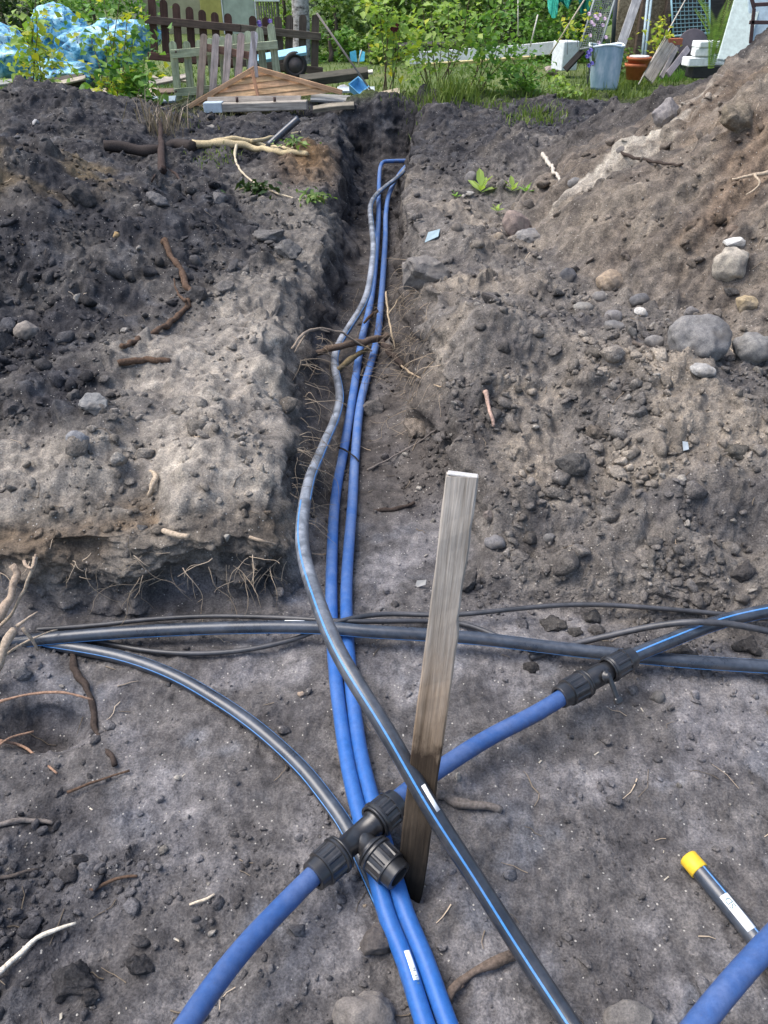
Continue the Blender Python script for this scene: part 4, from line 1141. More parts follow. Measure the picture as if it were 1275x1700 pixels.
stick('stick', 'pale stick lying on the far right bank', [(900, 256, .02), (916, 278, .03), (931, 300, .02)], .014, .010, (.5, .45, .38), 'stick')
stick('twig', 'long dark twig lying across the flank of the heap', [(1032, 256, .02), (1080, 268, .04), (1135, 276, .03)], .011, .006, DB, 'twig')
stick('root', 'pale forked root poking out of the heap at the right edge', [(1290, 283, .02), (1255, 290, .08), (1215, 298, .06)], .012, .005, PA, forks=[([(1250, 291, .07), (1262, 305, .06), (1240, 322, .05)], .007, .004)])
stick('root', 'curved root lying left of the large cracked grey boulder', [(1052, 568, .01), (1078, 580, .02), (1096, 597, .01)], .010, .006, (.12, .10, .085))
# trunks of root across the trench
def ab(l): return [P(*q) for q in l]
stick('root', 'thick brown root spanning the trench over the arching pipe', ab([(505, 592, .10), (530, 583, .11), (560, 576, .14), (590, 569, .15), (618, 565, .13), (640, 562, .10)]), .016, .019, (.115, .085, .065), absolute=True, knob=.12)
stick('root', 'split root with a yellow torn side lying in the trench', ab([(556, 617, .06), (575, 602, .09), (592, 590, .10), (612, 580, .08)]), .013, .016, (.16, .125, .07), absolute=True)
stick('root', 'dark root stump jutting from the right wall of the trench', ab([(628, 568, .10), (640, 576, .11), (655, 592, .09), (672, 612, .05)]), .021, .014, DB, absolute=True)
stick('root', 'wavy pale root reaching over the trench from the left rim', ab([(484, 578, .30), (498, 560, .33), (512, 549, .32), (530, 546, .29), (552, 549, .25), (576, 558, .20), (618, 582, .10)]), .0075, .0045, (.27, .22, .17), absolute=True, forks=[(ab([(512, 549, .32), (500, 566, .30), (490, 586, .27)]), .006, .003), (ab([(530, 546, .29), (548, 552, .26)]), .005, .003)])
stick('root', 'thin pale root hanging down the right wall of the trench', ab([(640, 482, .32), (643, 510, .26), (648, 545, .22), (657, 578, .14)]), .006, .004, (.38, .30, .20), absolute=True, forks=[(ab([(645, 522, .25), (655, 508, .28), (660, 496, .30)]), .004, .002)])
stick('root', 'forked pale root on the lower right wall of the trench', [(663, 603, .05), (680, 618, .05), (700, 628, .04), (730, 643, .02)], .0055, .003, (.36, .28, .19), forks=[([(700, 628, .04), (706, 614, .05), (718, 602, .04)], .004, .002)])
stick('twig', 'short dark twig lying on the blue pair in the trench', ab([(606, 535, .09), (616, 524, .11), (628, 515, .10)]), .009, .008, BR, 'twig', absolute=True)
stick('root', 'dark wiry root lying over the blue pair half way up the trench', ab([(562, 744, .052), (572, 746, .06), (584, 755, .055), (596, 766, .05)]), .004, .003, (.03, .026, .022), absolute=True)
stick('root', 'thin root from the bank corner to the left blue pipe', [(418, 893, .03), (440, 899, .05), (470, 908, .02), (492, 914, .01), (520, 920, .008), (540, 920, .008)], .005, .004, (.30, .24, .18))
# cut roots at the left edge
stick('root', 'thick torn pale root at the left edge, upper one', ab([(-30, 1062, .10), (0, 1020, .16), (18, 985, .20), (36, 936, .26)]), .015, .0125, (.36, .28, .21), absolute=True, forks=[(ab([(38, 934, .26), (52, 944, .27), (60, 920, .29)]), .006, .003)])
stick('root', 'thick broken root with an orange torn tip at the left edge, lower one', ab([(-22, 1130, .09), (4, 1085, .14), (28, 1040, .18)]), .014, .0125, (.36, .29, .22), absolute=True, forks=[(ab([(28, 1040, .18), (46, 1026, .20), (62, 1018, .21)]), .006, .002), (ab([(33, 1046, .175), (50, 1060, .14), (62, 1076, .10)]), .0055, .004)])
stick('root', 'long thin root reaching down over the cross pipe at the left edge', ab([(60, 925, .28), (48, 962, .23), (32, 990, .18), (20, 1020, .13), (-10, 1050, .09)]), .006, .004, (.38, .31, .23), absolute=True)
stick('root', 'slender root lying across the cross pipe at the left edge', ab([(-4, 1098, .11), (22, 1080, .12), (44, 1064, .115), (64, 1056, .11), (94, 1042, .09)]), .0045, .0025, (.38, .31, .23), absolute=True)
stick('root', 'red tipped thin roots at the left side of the pit', [(0, 1166, .03), (60, 1150, .05), (110, 1150, .06), (152, 1163, .04)], .004, .003, (.30, .19, .13), forks=[([(0, 1230, .03), (40, 1240, .05), (95, 1284, .02)], .0045, .003), ([(0, 1236, .03), (25, 1222, .05), (54, 1215, .05)], .004, .003)])
stick('root', 'grey root end at the left edge above the bottom left clods', [(-10, 1372, .012), (30, 1363, .015), (66, 1364, .014), (90, 1368, .01)], .0065, .004, GY)
stick('root', 'dark root poking in low at the left edge', [(-10, 1460, .012), (30, 1452, .014), (64, 1440, .012)], .0055, .004, (.09, .075, .065))
stick('twig', 'thin brown twig on the dark earth at the left of the pit floor', [(150, 1480, .01), (185, 1462, .014), (228, 1451, .01)], .0042, .003, BR, 'twig')
stick('twig', 'thin brown twig left of the curving black pipe', [(112, 1318, .01), (150, 1300, .014), (214, 1279, .01)], .0038, .0028, BR, 'twig')
stick('twig', 'little white twig in the middle of the pit floor left of the tee', [(314, 1500, .008), (340, 1494, .01), (356, 1485, .008)], .0032, .0022, (.55, .47, .36), 'twig')

# fine roots: nobody could count them
def build_root_hairs():
    r = np.random.default_rng(77)
    V, F, T = [], [], []; off = 0
    def add(c, r0, r1, tone):
        nonlocal off
        v, f = tube_arrays(c, np.linspace(r0, r1, len(c)), 4, caps=False)
        V.append(v); F.append(np.array(f) + off); T.append(np.repeat(np.array(tone)[None], len(v), 0)); off += len(v)
    def hair(p, d, n, st, droop, r0, tone, branch=True):
        c = [np.array(p)]; d = np.array(d, float); d /= np.linalg.norm(d)
        for k in range(n):
            d = d + r.normal(0, .28, 3) + np.array([0, 0, -droop]); d /= np.linalg.norm(d)
            c.append(c[-1] + d * st)
            if branch and k > 1 and r.uniform() < .13: hair(c[-1], d + r.normal(0, .8, 3), int(r.integers(2, 6)), st * .8, droop, r0 * .6, tone, False)
        add(smooth_path(np.array(c), 1), r0, r0 * .45, tone)
    def tone():
        return np.array([.44, .35, .25]) * r.uniform(.35, 1.2)
    for _ in range(62):
        x = r.uniform(-1.45, -.36); 
        if r.uniform() < .35: x = r.normal(-.78, .09)
        if r.uniform() < .25: x = r.normal(-.42, .05)
        z = r.uniform(.08, .25); yE = edges(np.array([x]), np.array([1.9]))[3][0]
        hair((x, yE + .03 - .06 * (z > .15), z), (r.normal(0, 1.1), -1, r.normal(0, .5)), int(r.integers(3, 15)), r.uniform(.009, .022), r.uniform(-.02, .35), r.uniform(.0007, .0020), tone())
    for _ in range(70):       # left wall of the trench
        y = r.uniform(2.1, 3.6); z = r.uniform(.08, .34); xL = edges(np.array([-.3]), np.array([y]))[0][0]
        hair((xL + .01, y, z), (1, r.normal(0, .7), r.normal(0, .4)), int(r.integers(5, 12)), r.uniform(.014, .026), r.uniform(.05, .3), r.uniform(.0008, .0019), tone() * .7)
    for _ in range(110):      # right wall
        y = r.uniform(2.9, 4.6); q = r.uniform(0, 1); e = edges(np.array([.2]), np.array([y])); x = e[1][0] + (e[2][0] - e[1][0]) * q
        z = hfun(x, y)[0] + .01
        hair((x, y, z), (-1, r.normal(-.2, .7), r.normal(.3, .4)), int(r.integers(5, 13)), r.uniform(.014, .03), r.uniform(.05, .35), r.uniform(.0008, .0019), tone() * .8)
    for _ in range(34):       # tangle hanging over the trench
        y = r.uniform(3.3, 4.6); hair((r.uniform(-.2, .1), y, r.uniform(.08, .2)), r.normal(0, 1, 3) * (1, 1, .3), int(r.integers(6, 12)), .024, .05, .0012, tone() * .5)
    for _ in range(260):      # bits strewn about
        x, y = r.uniform(-.42, .42), r.uniform(.6, 5.5); x *= (y + 1.75)
        z = hfun(x, y)[0] + .004; a = r.uniform(0, 6.28)
        n = int(r.integers(2, 6)); c = [np.array([x, y, z])]
        for k in range(n):
            a += r.normal(0, .35); q = c[-1] + np.array([math.cos(a), math.sin(a), 0]) * r.uniform(.01, .022); q[2] = hfun(q[0], q[1])[0] + .004; c.append(q)
        t = tone() * (1.4 if r.uniform() < .2 else .5)
        add(np.array(c), r.uniform(.0008, .0022), .0008, t)
    me = big_mesh("fine_roots", np.vstack(V), np.vstack(F), M_HAIR, np.vstack(T))
    o = bpy.data.objects.new("fine_roots", me); COL.objects.link(o)
    tag(o, 'tangle of hair fine roots hanging from the cut banks and strewn over the earth', 'roots'); o['kind'] = 'stuff'
m_, nt_, b_x, o_x = new_mat("fine_root"); at_ = nd(nt_, "ShaderNodeAttribute", attribute_name='tone'); nt_.links.new(at_.outputs[0], b_x.inputs['Base Color']); b_x.inputs['Roughness'].default_value = .85
M_HAIR = m_
build_root_hairs()

# pale splinters and chips on the floor
def build_chips():
    r = np.random.default_rng(91); V, F = [], []; off = 0
    for _ in range(110):
        y = (CAM_H - .1) / math.tan(r.uniform(math.atan(.19), math.atan(2.6))); x = r.uniform(-.42, .42) * (y + 1.75)
        z = hfun(x, y)[0] + .003; L = .0022 + .008 * r.uniform(0, 1) ** 3 * (1 + .10 * y); w = L * r.uniform(.2, .5); a = r.uniform(0, 6.28)
        m = frame((math.cos(a), math.sin(a), r.normal(0, .3)), (r.normal(0, .3), r.normal(0, .3), 1), (x, y, z + .002))
        for q in ((-L, -w, 0), (L, -w * .6, 0), (L * .8, w, 0), (-L, w * .7, 0), (-L * .6, 0, w * .8), (L * .6, 0, w * .7)): V.append(tuple(m @ Vector(q)))
        F += [(off + a_, off + b_, off + c_) for a_, b_, c_ in ((0, 1, 5), (0, 5, 4), (1, 2, 5), (2, 3, 4), (2, 4, 5), (3, 0, 4))]; off += 6
    o = mesh_obj('wood_chips', V, F, M_PAINT, None, None, False, (.48, .43, .34))
    tag(o, 'pale wood chips and white grit scattered on the earth', 'wood chips'); o['kind'] = 'stuff'
build_chips()

# ================================================================== the garden beyond
GZ = .47
def on(px, py):
    """Point of the garden's level ground."""
    return P(px, py, GZ)
def onY(px, y):
    d = ray(px, 120); return np.array([d[0] / d[1] * y, y, GZ])
M_LAWN, nt, b, out = new_mat("lawn")
c = ramp(nt, noise_node(nt, .9, 5, .6), [(.3, (.055, .095, .022)), (.5, (.10, .15, .035)), (.7, (.15, .17, .05))])
c = mixc(nt, 1.0, c, ramp(nt, noise_node(nt, 14, 4, .7), [(.3, (.6, .62, .6)), (.7, (1.3, 1.25, 1.2))]), 'MULTIPLY')
nt.links.new(c, b.inputs['Base Color']); b.inputs['Roughness'].default_value = .9
bump(nt, b, noise_node(nt, 40, 4, .7), .6, .03)
M_GRASS = leaf_mat("grass_blade", [(.07, .12, .02), (.13, .20, .04), (.20, .25, .06), (.10, .16, .03)], .3)
M_LEAFY = leaf_mat("leaf_yellow_green", [(.20, .32, .05), (.32, .42, .06), (.52, .52, .06), (.28, .38, .06), (.66, .58, .06)], .4)
M_LEAFG = leaf_mat("leaf_green", [(.07, .18, .04), (.15, .30, .06), (.22, .38, .08), (.11, .23, .05)], .35)
M_LEAFL = leaf_mat("leaf_light", [(.18, .31, .07), (.27, .41, .10), (.36, .47, .12), (.15, .27, .06)], .38)
M_LEAFD = leaf_mat("leaf_dark", [(.018, .045, .014), (.035, .07, .02), (.05, .085, .026), (.025, .055, .02)], .2)
M_LEAFM = leaf_mat("leaf_mixed", [(.06, .13, .035), (.13, .22, .055), (.20, .29, .09), (.085, .16, .045), (.26, .33, .10)], .3)

# lawn sheet
n = 60; xs = np.linspace(-30, 30, n); ys = np.linspace(10.4, 46, n)
X, Y = np.meshgrid(xs, ys); Z = GZ + .03 + .02 * noise(X * .8, Y * .8, 5) - .2 * sst(10.9, 10.4, Y)
i = np.arange(n - 1)[:, None] * n; k = np.arange(n - 1)[None]
me = big_mesh('lawn', np.stack([X, Y, Z], -1).reshape(-1, 3), np.stack([i + k, i + k + 1, i + n + k + 1, i + n + k], -1).reshape(-1, 4), M_LAWN)
o = bpy.data.objects.new('lawn', me); COL.objects.link(o); o['kind'] = 'structure'

def blades(name, label, pts, hgt, wid, mat, seed, lean=.35, parent=None, per=1):
    r = np.random.default_rng(seed)
    p = np.repeat(np.asarray(pts), per, 0); m = len(p)
    if per > 1: p = p + np.stack([r.normal(0, .035, m), r.normal(0, .035, m), np.zeros(m)], -1)
    h = hgt * r.uniform(.5, 1.25, m); a = r.uniform(0, 6.283, m); w = wid * r.uniform(.7, 1.3, m)
    ln = r.normal(0, lean, (m, 2))
    side = np.stack([np.cos(a), np.sin(a), np.zeros(m)], -1) * w[:, None] * .5
    mid = p + np.stack([ln[:, 0] * h * .35, ln[:, 1] * h * .35, h * .6], -1)
    tip = p + np.stack([ln[:, 0] * h, ln[:, 1] * h, h * (1 - .25 * np.hypot(ln[:, 0], ln[:, 1]))], -1)
    V = np.stack([p - side, p + side, mid + side * .7, mid - side * .7, tip], 1).reshape(-1, 3)
    o5 = np.arange(m)[:, None] * 5
    F = np.concatenate([o5 + np.array([[0, 1, 2]]), o5 + np.array([[0, 2, 3]]), o5 + np.array([[3, 2, 4]])])
    me = big_mesh(name, V, F, mat, smooth=False)
    o = bpy.data.objects.new(name, me); COL.objects.link(o)
    if parent: place(o, parent, Matrix())
    elif label: tag(o, label, 'grass'); o['kind'] = 'stuff'
    return o
r = np.random.default_rng(3)
m = 15000; y = 10.6 + 9.5 * r.uniform(0, 1, m) ** 1.5; x = r.uniform(-.55, .55, m) * (y + 1)
blades('lawn_grass', 'short green lawn grass behind the trench and the fences', np.stack([x, y, np.full(m, GZ + .02)], -1), .07, .016, M_GRASS, 5)

def leaf_geo(pts, size, seed, droop=.2, aspect=.6):
    r = np.random.default_rng(seed); m = len(pts)
    L = size * r.uniform(.55, 1.25, m)
    d = r.normal(0, 1, (m, 3)); d[:, 2] = d[:, 2] * .5 - droop; d /= np.linalg.norm(d, axis=1)[:, None]
    s = np.cross(d, r.normal(0, .45, (m, 3)) + np.array([0, 0, 1.0])); s /= np.maximum(np.linalg.norm(s, axis=1), 1e-4)[:, None]
    up = np.cross(s, d)
    W = L * aspect * .5
    p = np.asarray(pts)
    base = p - d * L[:, None] * .5; tip = p + d * L[:, None] * .5
    lf = p + s * W[:, None] + up * (L * .14)[:, None] - d * (L * .06)[:, None]; rt = p - s * W[:, None] + up * (L * .14)[:, None] - d * (L * .06)[:, None]
    V = np.stack([base, lf, tip, rt], 1).reshape(-1, 3); o4 = np.arange(m)[:, None] * 4
    F = np.concatenate([o4 + np.array([[0, 2, 1]]), o4 + np.array([[0, 3, 2]])])
    return V, F

def foliage(name, pts, size, mat, parent, seed, droop=.2, aspect=.6):
    V, F = leaf_geo(pts, size, seed, droop, aspect)
    me = big_mesh(name, V, F, mat, smooth=False)
    o = bpy.data.objects.new(name, me); COL.objects.link(o); place(o, parent, Matrix()); return o

def shrub(label, base, tops, leaf_from, nleaf, size, mat, seed, cat='shrub', stem_col=(.14, .10, .075), spread=.09, r0=.009, group=None, name='shrub', yellow=0, aspect=.7):
    """Several thin stems from one foot, leaves in sprays along their upper parts."""
    rr = np.random.default_rng(seed)
    root = empty(name, base, label, cat, group)
    pts = []
    for ti, tp in enumerate(tops):
        b0 = np.array(base) + np.append(rr.normal(0, .05, 2), -.05)
        mid = b0 * .5 + np.array(tp) * .5 + rr.normal(0, .04, 3)
        c = catmull([b0, mid, np.array(tp)], .05)
        V, F = tube_arrays(c, np.linspace(r0, r0 * .35, len(c)), 6)
        mesh_obj('stem', V, F, M_ROOT, root, Matrix(), True, stem_col)
        k = int(nleaf / len(tops))
        ncl = max(3, k // 7)
        t = leaf_from + (1.03 - leaf_from) * rr.uniform(0, 1, ncl) ** .8
        cc = np.stack([np.interp(t, np.linspace(0, 1, len(c)), c[:, q]) for q in range(3)], -1) + rr.normal(0, spread, (ncl, 3)) * np.array([1, 1, .7])
        for q in cc: pts.append(q + rr.normal(0, size * .75, (7, 3)))
    pts = np.vstack(pts)
    if yellow:
        m_ = rr.uniform(0, 1, len(pts)) < yellow * np.clip(.3 + 1.2 * noise(pts[:, 0] * 4, pts[:, 2] * 4, seed) , 0, 1) * 2
        foliage('yellow_leaves', pts[m_], size, M_LEAFY, root, seed + 1, .25, aspect); pts = pts[~m_]
    foliage('leaves', pts, size, mat, root, seed, .25, aspect)
    return root

def bush(label, ctr, rad, nleaf, size, mat, seed, cat='bush', group=None, name='bush', trunk=True, gaps=.45, aspect=.65):
    """Crown of leaf sprays gathered in uneven clumps round a short trunk."""
    rr = np.random.default_rng(seed)
    base = (ctr[0], ctr[1], GZ)
    root = empty(name, base, label, cat, group)
    ncl = max(10, nleaf // 26)
    d = rr.normal(0, 1, (ncl, 3)); d /= np.linalg.norm(d, axis=1)[:, None]
    q = d * rr.uniform(.25, 1.0, (ncl, 1)) ** .5
    cl = np.array(ctr) + q * np.array(rad) * (1 + .18 * rr.normal(0, 1, (ncl, 1)))
    cl[:, 2] = np.maximum(cl[:, 2], GZ + .05)
    s = np.mean(rad) * .125
    pts = np.vstack([p + rr.normal(0, s, (26, 3)) * np.array([1, 1, .75]) * rr.uniform(.5, 1.5) for p in cl])
    pts[:, 2] = np.maximum(pts[:, 2], GZ + .02)
    if trunk:
        c = catmull([np.array(base) - np.array([0, 0, .1]), np.array([ctr[0] + .05, ctr[1], (GZ + ctr[2]) / 2]), np.array([ctr[0], ctr[1], ctr[2] + rad[2] * .5])], .2)
        V, F = tube_arrays(c, np.linspace(.07, .02, len(c)), 8); mesh_obj('trunk', V, F, M_ROOT, root, Matrix(), True, (.10, .08, .065))
    foliage('crown', pts, size, mat, root, seed, .15, aspect)
    return root

# ------------------------------------------------------------------ far planting, house and trees
def bx(px, y, z): 
    d = ray(px, 60); return (d[0] / d[1] * y, y, z)
for a in [
    ('clipped dark green hedge at the far left behind the tarpaulin heap', bx(10, 19, .95), (1.4, .7, .75), 2600, .12, M_LEAFD, 1),
    ('second clipped hedge between the tarpaulin heap and the dark fence', bx(160, 20, .95), (1.5, .7, .75), 2600, .12, M_LEAFG, 2),
    ('black conifer towering over the hedge at the top left', bx(75, 24, 2.2), (1.8, 1.2, 2.4), 3600, .17, M_LEAFD, 3),
    ('dark evergreen left of the birch above the fence', bx(395, 26, 2.6), (2.6, 1.2, 2.6), 2600, .2, M_LEAFD, 33),
    ('dense dark yew behind the birch at the top middle', bx(592, 20, 1.9), (1.35, 1.0, 1.9), 4200, .15, M_LEAFD, 4),
    ('light green bush beside the birch trunk', bx(472, 19, 1.2), (.55, .5, 1.0), 1300, .12, M_LEAFL, 5),
    ('leafy green bush under the dark yew', bx(556, 16.5, .95), (.75, .6, .65), 1500, .11, M_LEAFM, 6),
    ('tall pale green bush in the middle of the back hedge', bx(735, 17.5, 1.5), (1.7, .9, 1.35), 4200, .12, M_LEAFL, 7),
    ('mid green bush left of the tall pale one', bx(655, 18, 1.3), (1.2, .8, 1.15), 2800, .12, M_LEAFM, 8),
    ('wide green bush right of the tall pale one', bx(845, 17, 1.4), (1.5, .9, 1.25), 3600, .12, M_LEAFM, 9),
    ('shadowy green bush under the teal net', bx(930, 15.5, 1.1), (.95, .7, .95), 2600, .10, M_LEAFG, 10),
    ('very dark laurel behind the pale bushes', bx(770, 21, 2.0), (3.6, .9, 2.0), 4200, .18, M_LEAFD, 11),
    ('dark laurel closing the view behind the shed side', bx(960, 20, 2.0), (2.2, .9, 2.0), 2600, .18, M_LEAFD, 12),
    ('pale leaved hosta clump on the lawn by the blue pinwheel', bx(612, 14.8, .68), (.42, .3, .24), 420, .13, M_LEAFL, 13),
    ('low green clump below the dark yew', bx(655, 15.6, .66), (.6, .35, .3), 600, .11, M_LEAFM, 14),
    ('dark green clump beneath the fence on the far lawn', bx(545, 15.2, .72), (.5, .35, .3), 600, .10, M_LEAFG, 15),
]:
    lb, c_, rd, nl, sz, mt, sd_ = a
    bush(lb, c_, rd, nl, sz, mt, sd_, cat='hedge' if 'hedge' in lb and 'clipped' in lb else 'bush')
# a far tree belt so the ground does not run bare to the horizon
rr = np.random.default_rng(8); pts = []
for k in range(150):
    q = np.array([rr.uniform(-32, 32), rr.uniform(40, 46), rr.uniform(.5, 7)])
    pts.append(q + rr.normal(0, .9, (30, 3)))
V, F = leaf_geo(np.vstack(pts), .8, 4); me = big_mesh('tree_belt', V, F, M_LEAFD, smooth=False)
o = bpy.data.objects.new('tree_belt', me); COL.objects.link(o); tag(o, 'far belt of dark trees closing off the gardens', 'trees'); o['kind'] = 'stuff'

# birch
bpos = on(499, 82); bpos = np.array([bx(499, 15, 0)[0], 15, GZ])
birch = empty('birch_tree', bpos, 'birch trunk with pale flaking bark standing behind the dark fence', 'tree')
m_b, nt, b, out = new_mat("birch_bark")
c = ramp(nt, noise_node(nt, 9, 6, .7, stretch=(1, 1, 2.2)), [(.36, (.03, .028, .026)), (.46, (.22, .20, .19)), (.6, (.42, .40, .39)), (.75, (.52, .50, .50))])
nt.links.new(c, b.inputs['Base Color']); b.inputs['Roughness'].default_value = .9; bump(nt, b, noise_node(nt, 14, 5, .7), .6, .03)
c_ = catmull([bpos - np.array([0, 0, .1]), bpos + np.array([.02, 0, 1.2]), bpos + np.array([-.06, .05, 3]), bpos + np.array([.1, 0, 6])], .15)
V, F = tube_arrays(c_, np.linspace(.155, .06, len(c_)) , 14); mesh_obj('trunk', V, F, m_b, birch, Matrix())
q = np.random.default_rng(2); foliage('crown', bpos + np.array([0, 0, 5]) + q.normal(0, .75, (900, 3)) * np.array([1.2, 1.2, 1.3]), .13, M_LEAFL, birch, 6)

# house wall behind
M_WALL = plain_mat("render", None, .9, .22, 3, .15, .2)
hs = empty('house', bx(395, 23, GZ), 'pale house wall with an olive panel and a door seen behind the fence', 'house')
def hbox(name, pxa, pxb, y, z0, z1, col, th=.2, mat=None, par=None):
    xa, xb = bx(pxa, y, 0)[0], bx(pxb, y, 0)[0]
    me = box_mesh(name, xb - xa, th, z1 - z0, .008)
    return data_obj(name, me, mat or M_WALL, par or hs, Matrix.Translation(Vector((xa, y + th / 2, (z0 + z1) / 2))), col)
hbox('wall', 225, 432, 23, GZ - .1, 3.3, (.36, .34, .22), .3)
hbox('panel', 338, 372, 22.96, GZ, 3.0, (.42, .38, .12), .035)
hbox('door', 375, 426, 22.95, GZ, 2.6, (.40, .46, .38), .045)
hbox('door_frame', 372.5, 374.5, 22.93, GZ, 2.7, (.72, .74, .72), .06); hbox('door_frame', 426.5, 428.5, 22.93, GZ, 2.7, (.72, .74, .72), .06)
hbox('corner_post', 228, 243, 22.9, GZ, 3.2, (.40, .38, .33), .09)
hbox('drainpipe', 254, 260, 22.85, GZ, 3.2, (.45, .47, .5), .12)
hbox('roof', 215, 440, 22.5, 3.3, 3.5, (.12, .10, .09), 1.4)
ch = empty('garden_bench', bx(447, 17, GZ), 'slatted garden bench with a pale top rail behind the dark fence', 'bench')
for k in range(8):
    hbox('slat', 431 + k * 4.3, 433.4 + k * 4.3, 17, GZ + .35, 1.32, (.20, .19, .15), .03, M_WOOD, ch)
hbox('rail', 427, 468, 16.96, 1.32, 1.40, (.62, .66, .66), .07, M_PAINT, ch); hbox('seat', 429, 467, 16.7, GZ + .32, GZ + .36, (.25, .24, .19), .4, M_WOOD, ch)
for k in (430, 463):
    hbox('leg', k, k + 3, 16.7, GZ, GZ + .32, (.2, .19, .15), .05, M_WOOD, ch); hbox('leg', k, k + 3, 17.04, GZ, GZ + 1.3, (.2, .19, .15), .05, M_WOOD, ch)
gp_ = data_obj('lamp_post', box_mesh('lamp_post', 1.9, .06, .06, .02), M_PAINT, None, frame((0.03, 0, 1), (0, -1, 0), bx(121, 21, GZ)), (.55, .57, .6)); tag(gp_, 'thin pale metal post between the two hedges', 'post')

# ------------------------------------------------------------------ tarpaulin heap
def tarp_mat():
    m, nt, b, out = new_mat("patterned_tarpaulin")
    n1 = noise_node(nt, 7, 5, .62, dist=.6); n2 = noise_node(nt, 16, 4, .6, dist=.4)
    c = ramp(nt, n1, [(.36, (.02, .09, .16)), (.43, (.06, .27, .44)), (.51, (.20, .48, .64)), (.60, (.42, .68, .78)), (.72, (.70, .80, .84))])
    c = mixc(nt, ramp(nt, n2, [(.36, (1, 1, 1)), (.42, (0, 0, 0))]), c, (.04, .11, .19))
    nt.links.new(c, b.inputs['Base Color']); b.inputs['Roughness'].default_value = .42; b.inputs['Specular IOR Level'].default_value = .4
    bump(nt, b, noise_node(nt, 24, 5, .6, dist=.8), .5, .03)
    return m
M_TARP = tarp_mat()
def tarp(label, ctr, rad, rot, seed, sub=5):
    V, F = ico(sub)
    a, b_, c_ = V[:, 0], V[:, 1], V[:, 2]
    k = 1 + .22 * noise(a * 1.4 + seed, b_ * 1.4 + c_, seed) + .13 * noise(a * 3.2 - c_ * 2, b_ * 3.2 + c_ * 2 + seed, seed + 1) + .07 * (np.abs(noise(a * 5 + c_ * 5, b_ * 5 - c_ * 3 + seed, seed + 2)) - .3) + .025 * noise(a * 14 + c_ * 9, b_ * 14 + seed, seed + 4)
    V = V * k[:, None] * np.array(rad)
    V[:, 2] = np.maximum(V[:, 2], -rad[2] * .8)
    m = Matrix.Translation(Vector(ctr)) @ Matrix.Rotation(rot[0], 4, 'Y') @ Matrix.Rotation(rot[1], 4, 'Z')
    o = mesh_obj('tarpaulin', V, F, M_TARP, None, m); return tag(o, label, 'tarpaulin')
def at(px, py, y): return D(px, py, y)
tarp('crumpled blue white tarpaulin bundle on top of the heap', at(103, 55, 12.2), (.40, .34, .30), (.25, 0), 2)
tarp('long rolled blue white tarpaulin sloping down to the right by the dark fence', at(172, 82, 11.9), (.66, .36, .30), (-.18, .1), 7)
tarp('blue white tarpaulin roll with dark folds at the left edge', at(16, 92, 12.0), (.50, .36, .31), (.12, 0), 13)
tarp('flat blue white tarpaulin lying lowest at the front of the heap', at(108, 122, 11.6), (.42, .34, .16), (.05, .2), 21)

# ------------------------------------------------------------------ boards on the ground at the left
def board(label, pxa, pya, pxb, pyb, y, w, t, col, name='plank', cat='plank', hint=(0, -.5, 1), yb=None, mat=None):
    return plank(name, at(pxa, pya, y), at(pxb, pyb, yb or y), w, t, mat or M_WOOD, hint, None, col, .004, .01, label, cat)
board('long pale plank lying at the foot of the shrubs, frontmost of the boards', 100, 158, 262, 153, 10.4, .16, .03, (.52, .44, .35))
board('dark beam lying slantwise below the tarpaulin heap', 14, 152, 140, 130, 11.0, .11, .09, (.10, .09, .08), 'beam', 'beam')
board('pale thin board resting along the slanting dark beam', 60, 148, 142, 128, 10.9, .08, .025, (.45, .40, .34))
board('pale short plank at the far left behind the dark heap', 12, 160, 74, 153, 10.6, .13, .03, (.48, .42, .34))
board('turquoise painted board at the left edge behind the dark heap', -30, 170, 17, 167, 10.3, .16, .03, (.30, .52, .56), mat=M_PAINT)
board('grey board at the left edge below the tarpaulin roll', -20, 140, 22, 136, 11.2, .10, .03, (.30, .31, .29))
board('dark board under the pale plank behind the big shrub', 196, 170, 290, 166, 10.5, .12, .04, (.09, .085, .08))
board('grey board leaning under the green picket panel', 236, 140, 318, 126, 11.0, .09, .03, (.34, .31, .28))
board('blue grey painted board on the ground left of the green picket panel', 250, 166, 292, 164, 10.2, .10, .03, (.30, .38, .44), mat=M_PAINT)
board('brown board lying behind the green picket panel', 262, 152, 300, 150, 10.8, .09, .03, (.20, .15, .12))
board('pale narrow batten behind the pickets', 246, 128, 312, 134, 11.2, .05, .03, (.50, .44, .36), 'batten', 'batten')

# ------------------------------------------------------------------ fences
def picket_mesh(L, w, t, seed=0, wav=0.0):
    """Board with a rounded head; local X along it."""
    n = 8; rr = random.Random(seed)
    poly = [(0, -w / 2)] + [(L * k / 5 - (w / 2 if k == 5 else 0), -w / 2 + wav * rr.uniform(-1, 1)) for k in range(1, 6)]
    poly += [(L - w / 2 + w / 2 * math.sin(math.pi * k / n), -w / 2 * math.cos(math.pi * k / n)) for k in range(1, n)]
    poly += [(L * k / 5 - (w / 2 if k == 5 else 0), w / 2 + wav * rr.uniform(-1, 1)) for k in range(5, 0, -1)] + [(0, w / 2)]
    m = len(poly)
    V = [(x, y, -t / 2) for x, y in poly] + [(x, y, t / 2) for x, y in poly]
    F = [tuple(range(m))[::-1], tuple(range(m, 2 * m))] + [(k, (k + 1) % m, m + (k + 1) % m, m + k) for k in range(m)]
    return V, F

def picket(root, pb, pt, w, t, col, seed, face=(0, -1, 0), wav=0.0, name='picket'):
    pb, pt = Vector(pb), Vector(pt)
    V, F = picket_mesh((pt - pb).length, w, t, seed, wav)
    return mesh_obj(name, V, F, M_WOOD, root, frame(pt - pb, face, pb), False, col)

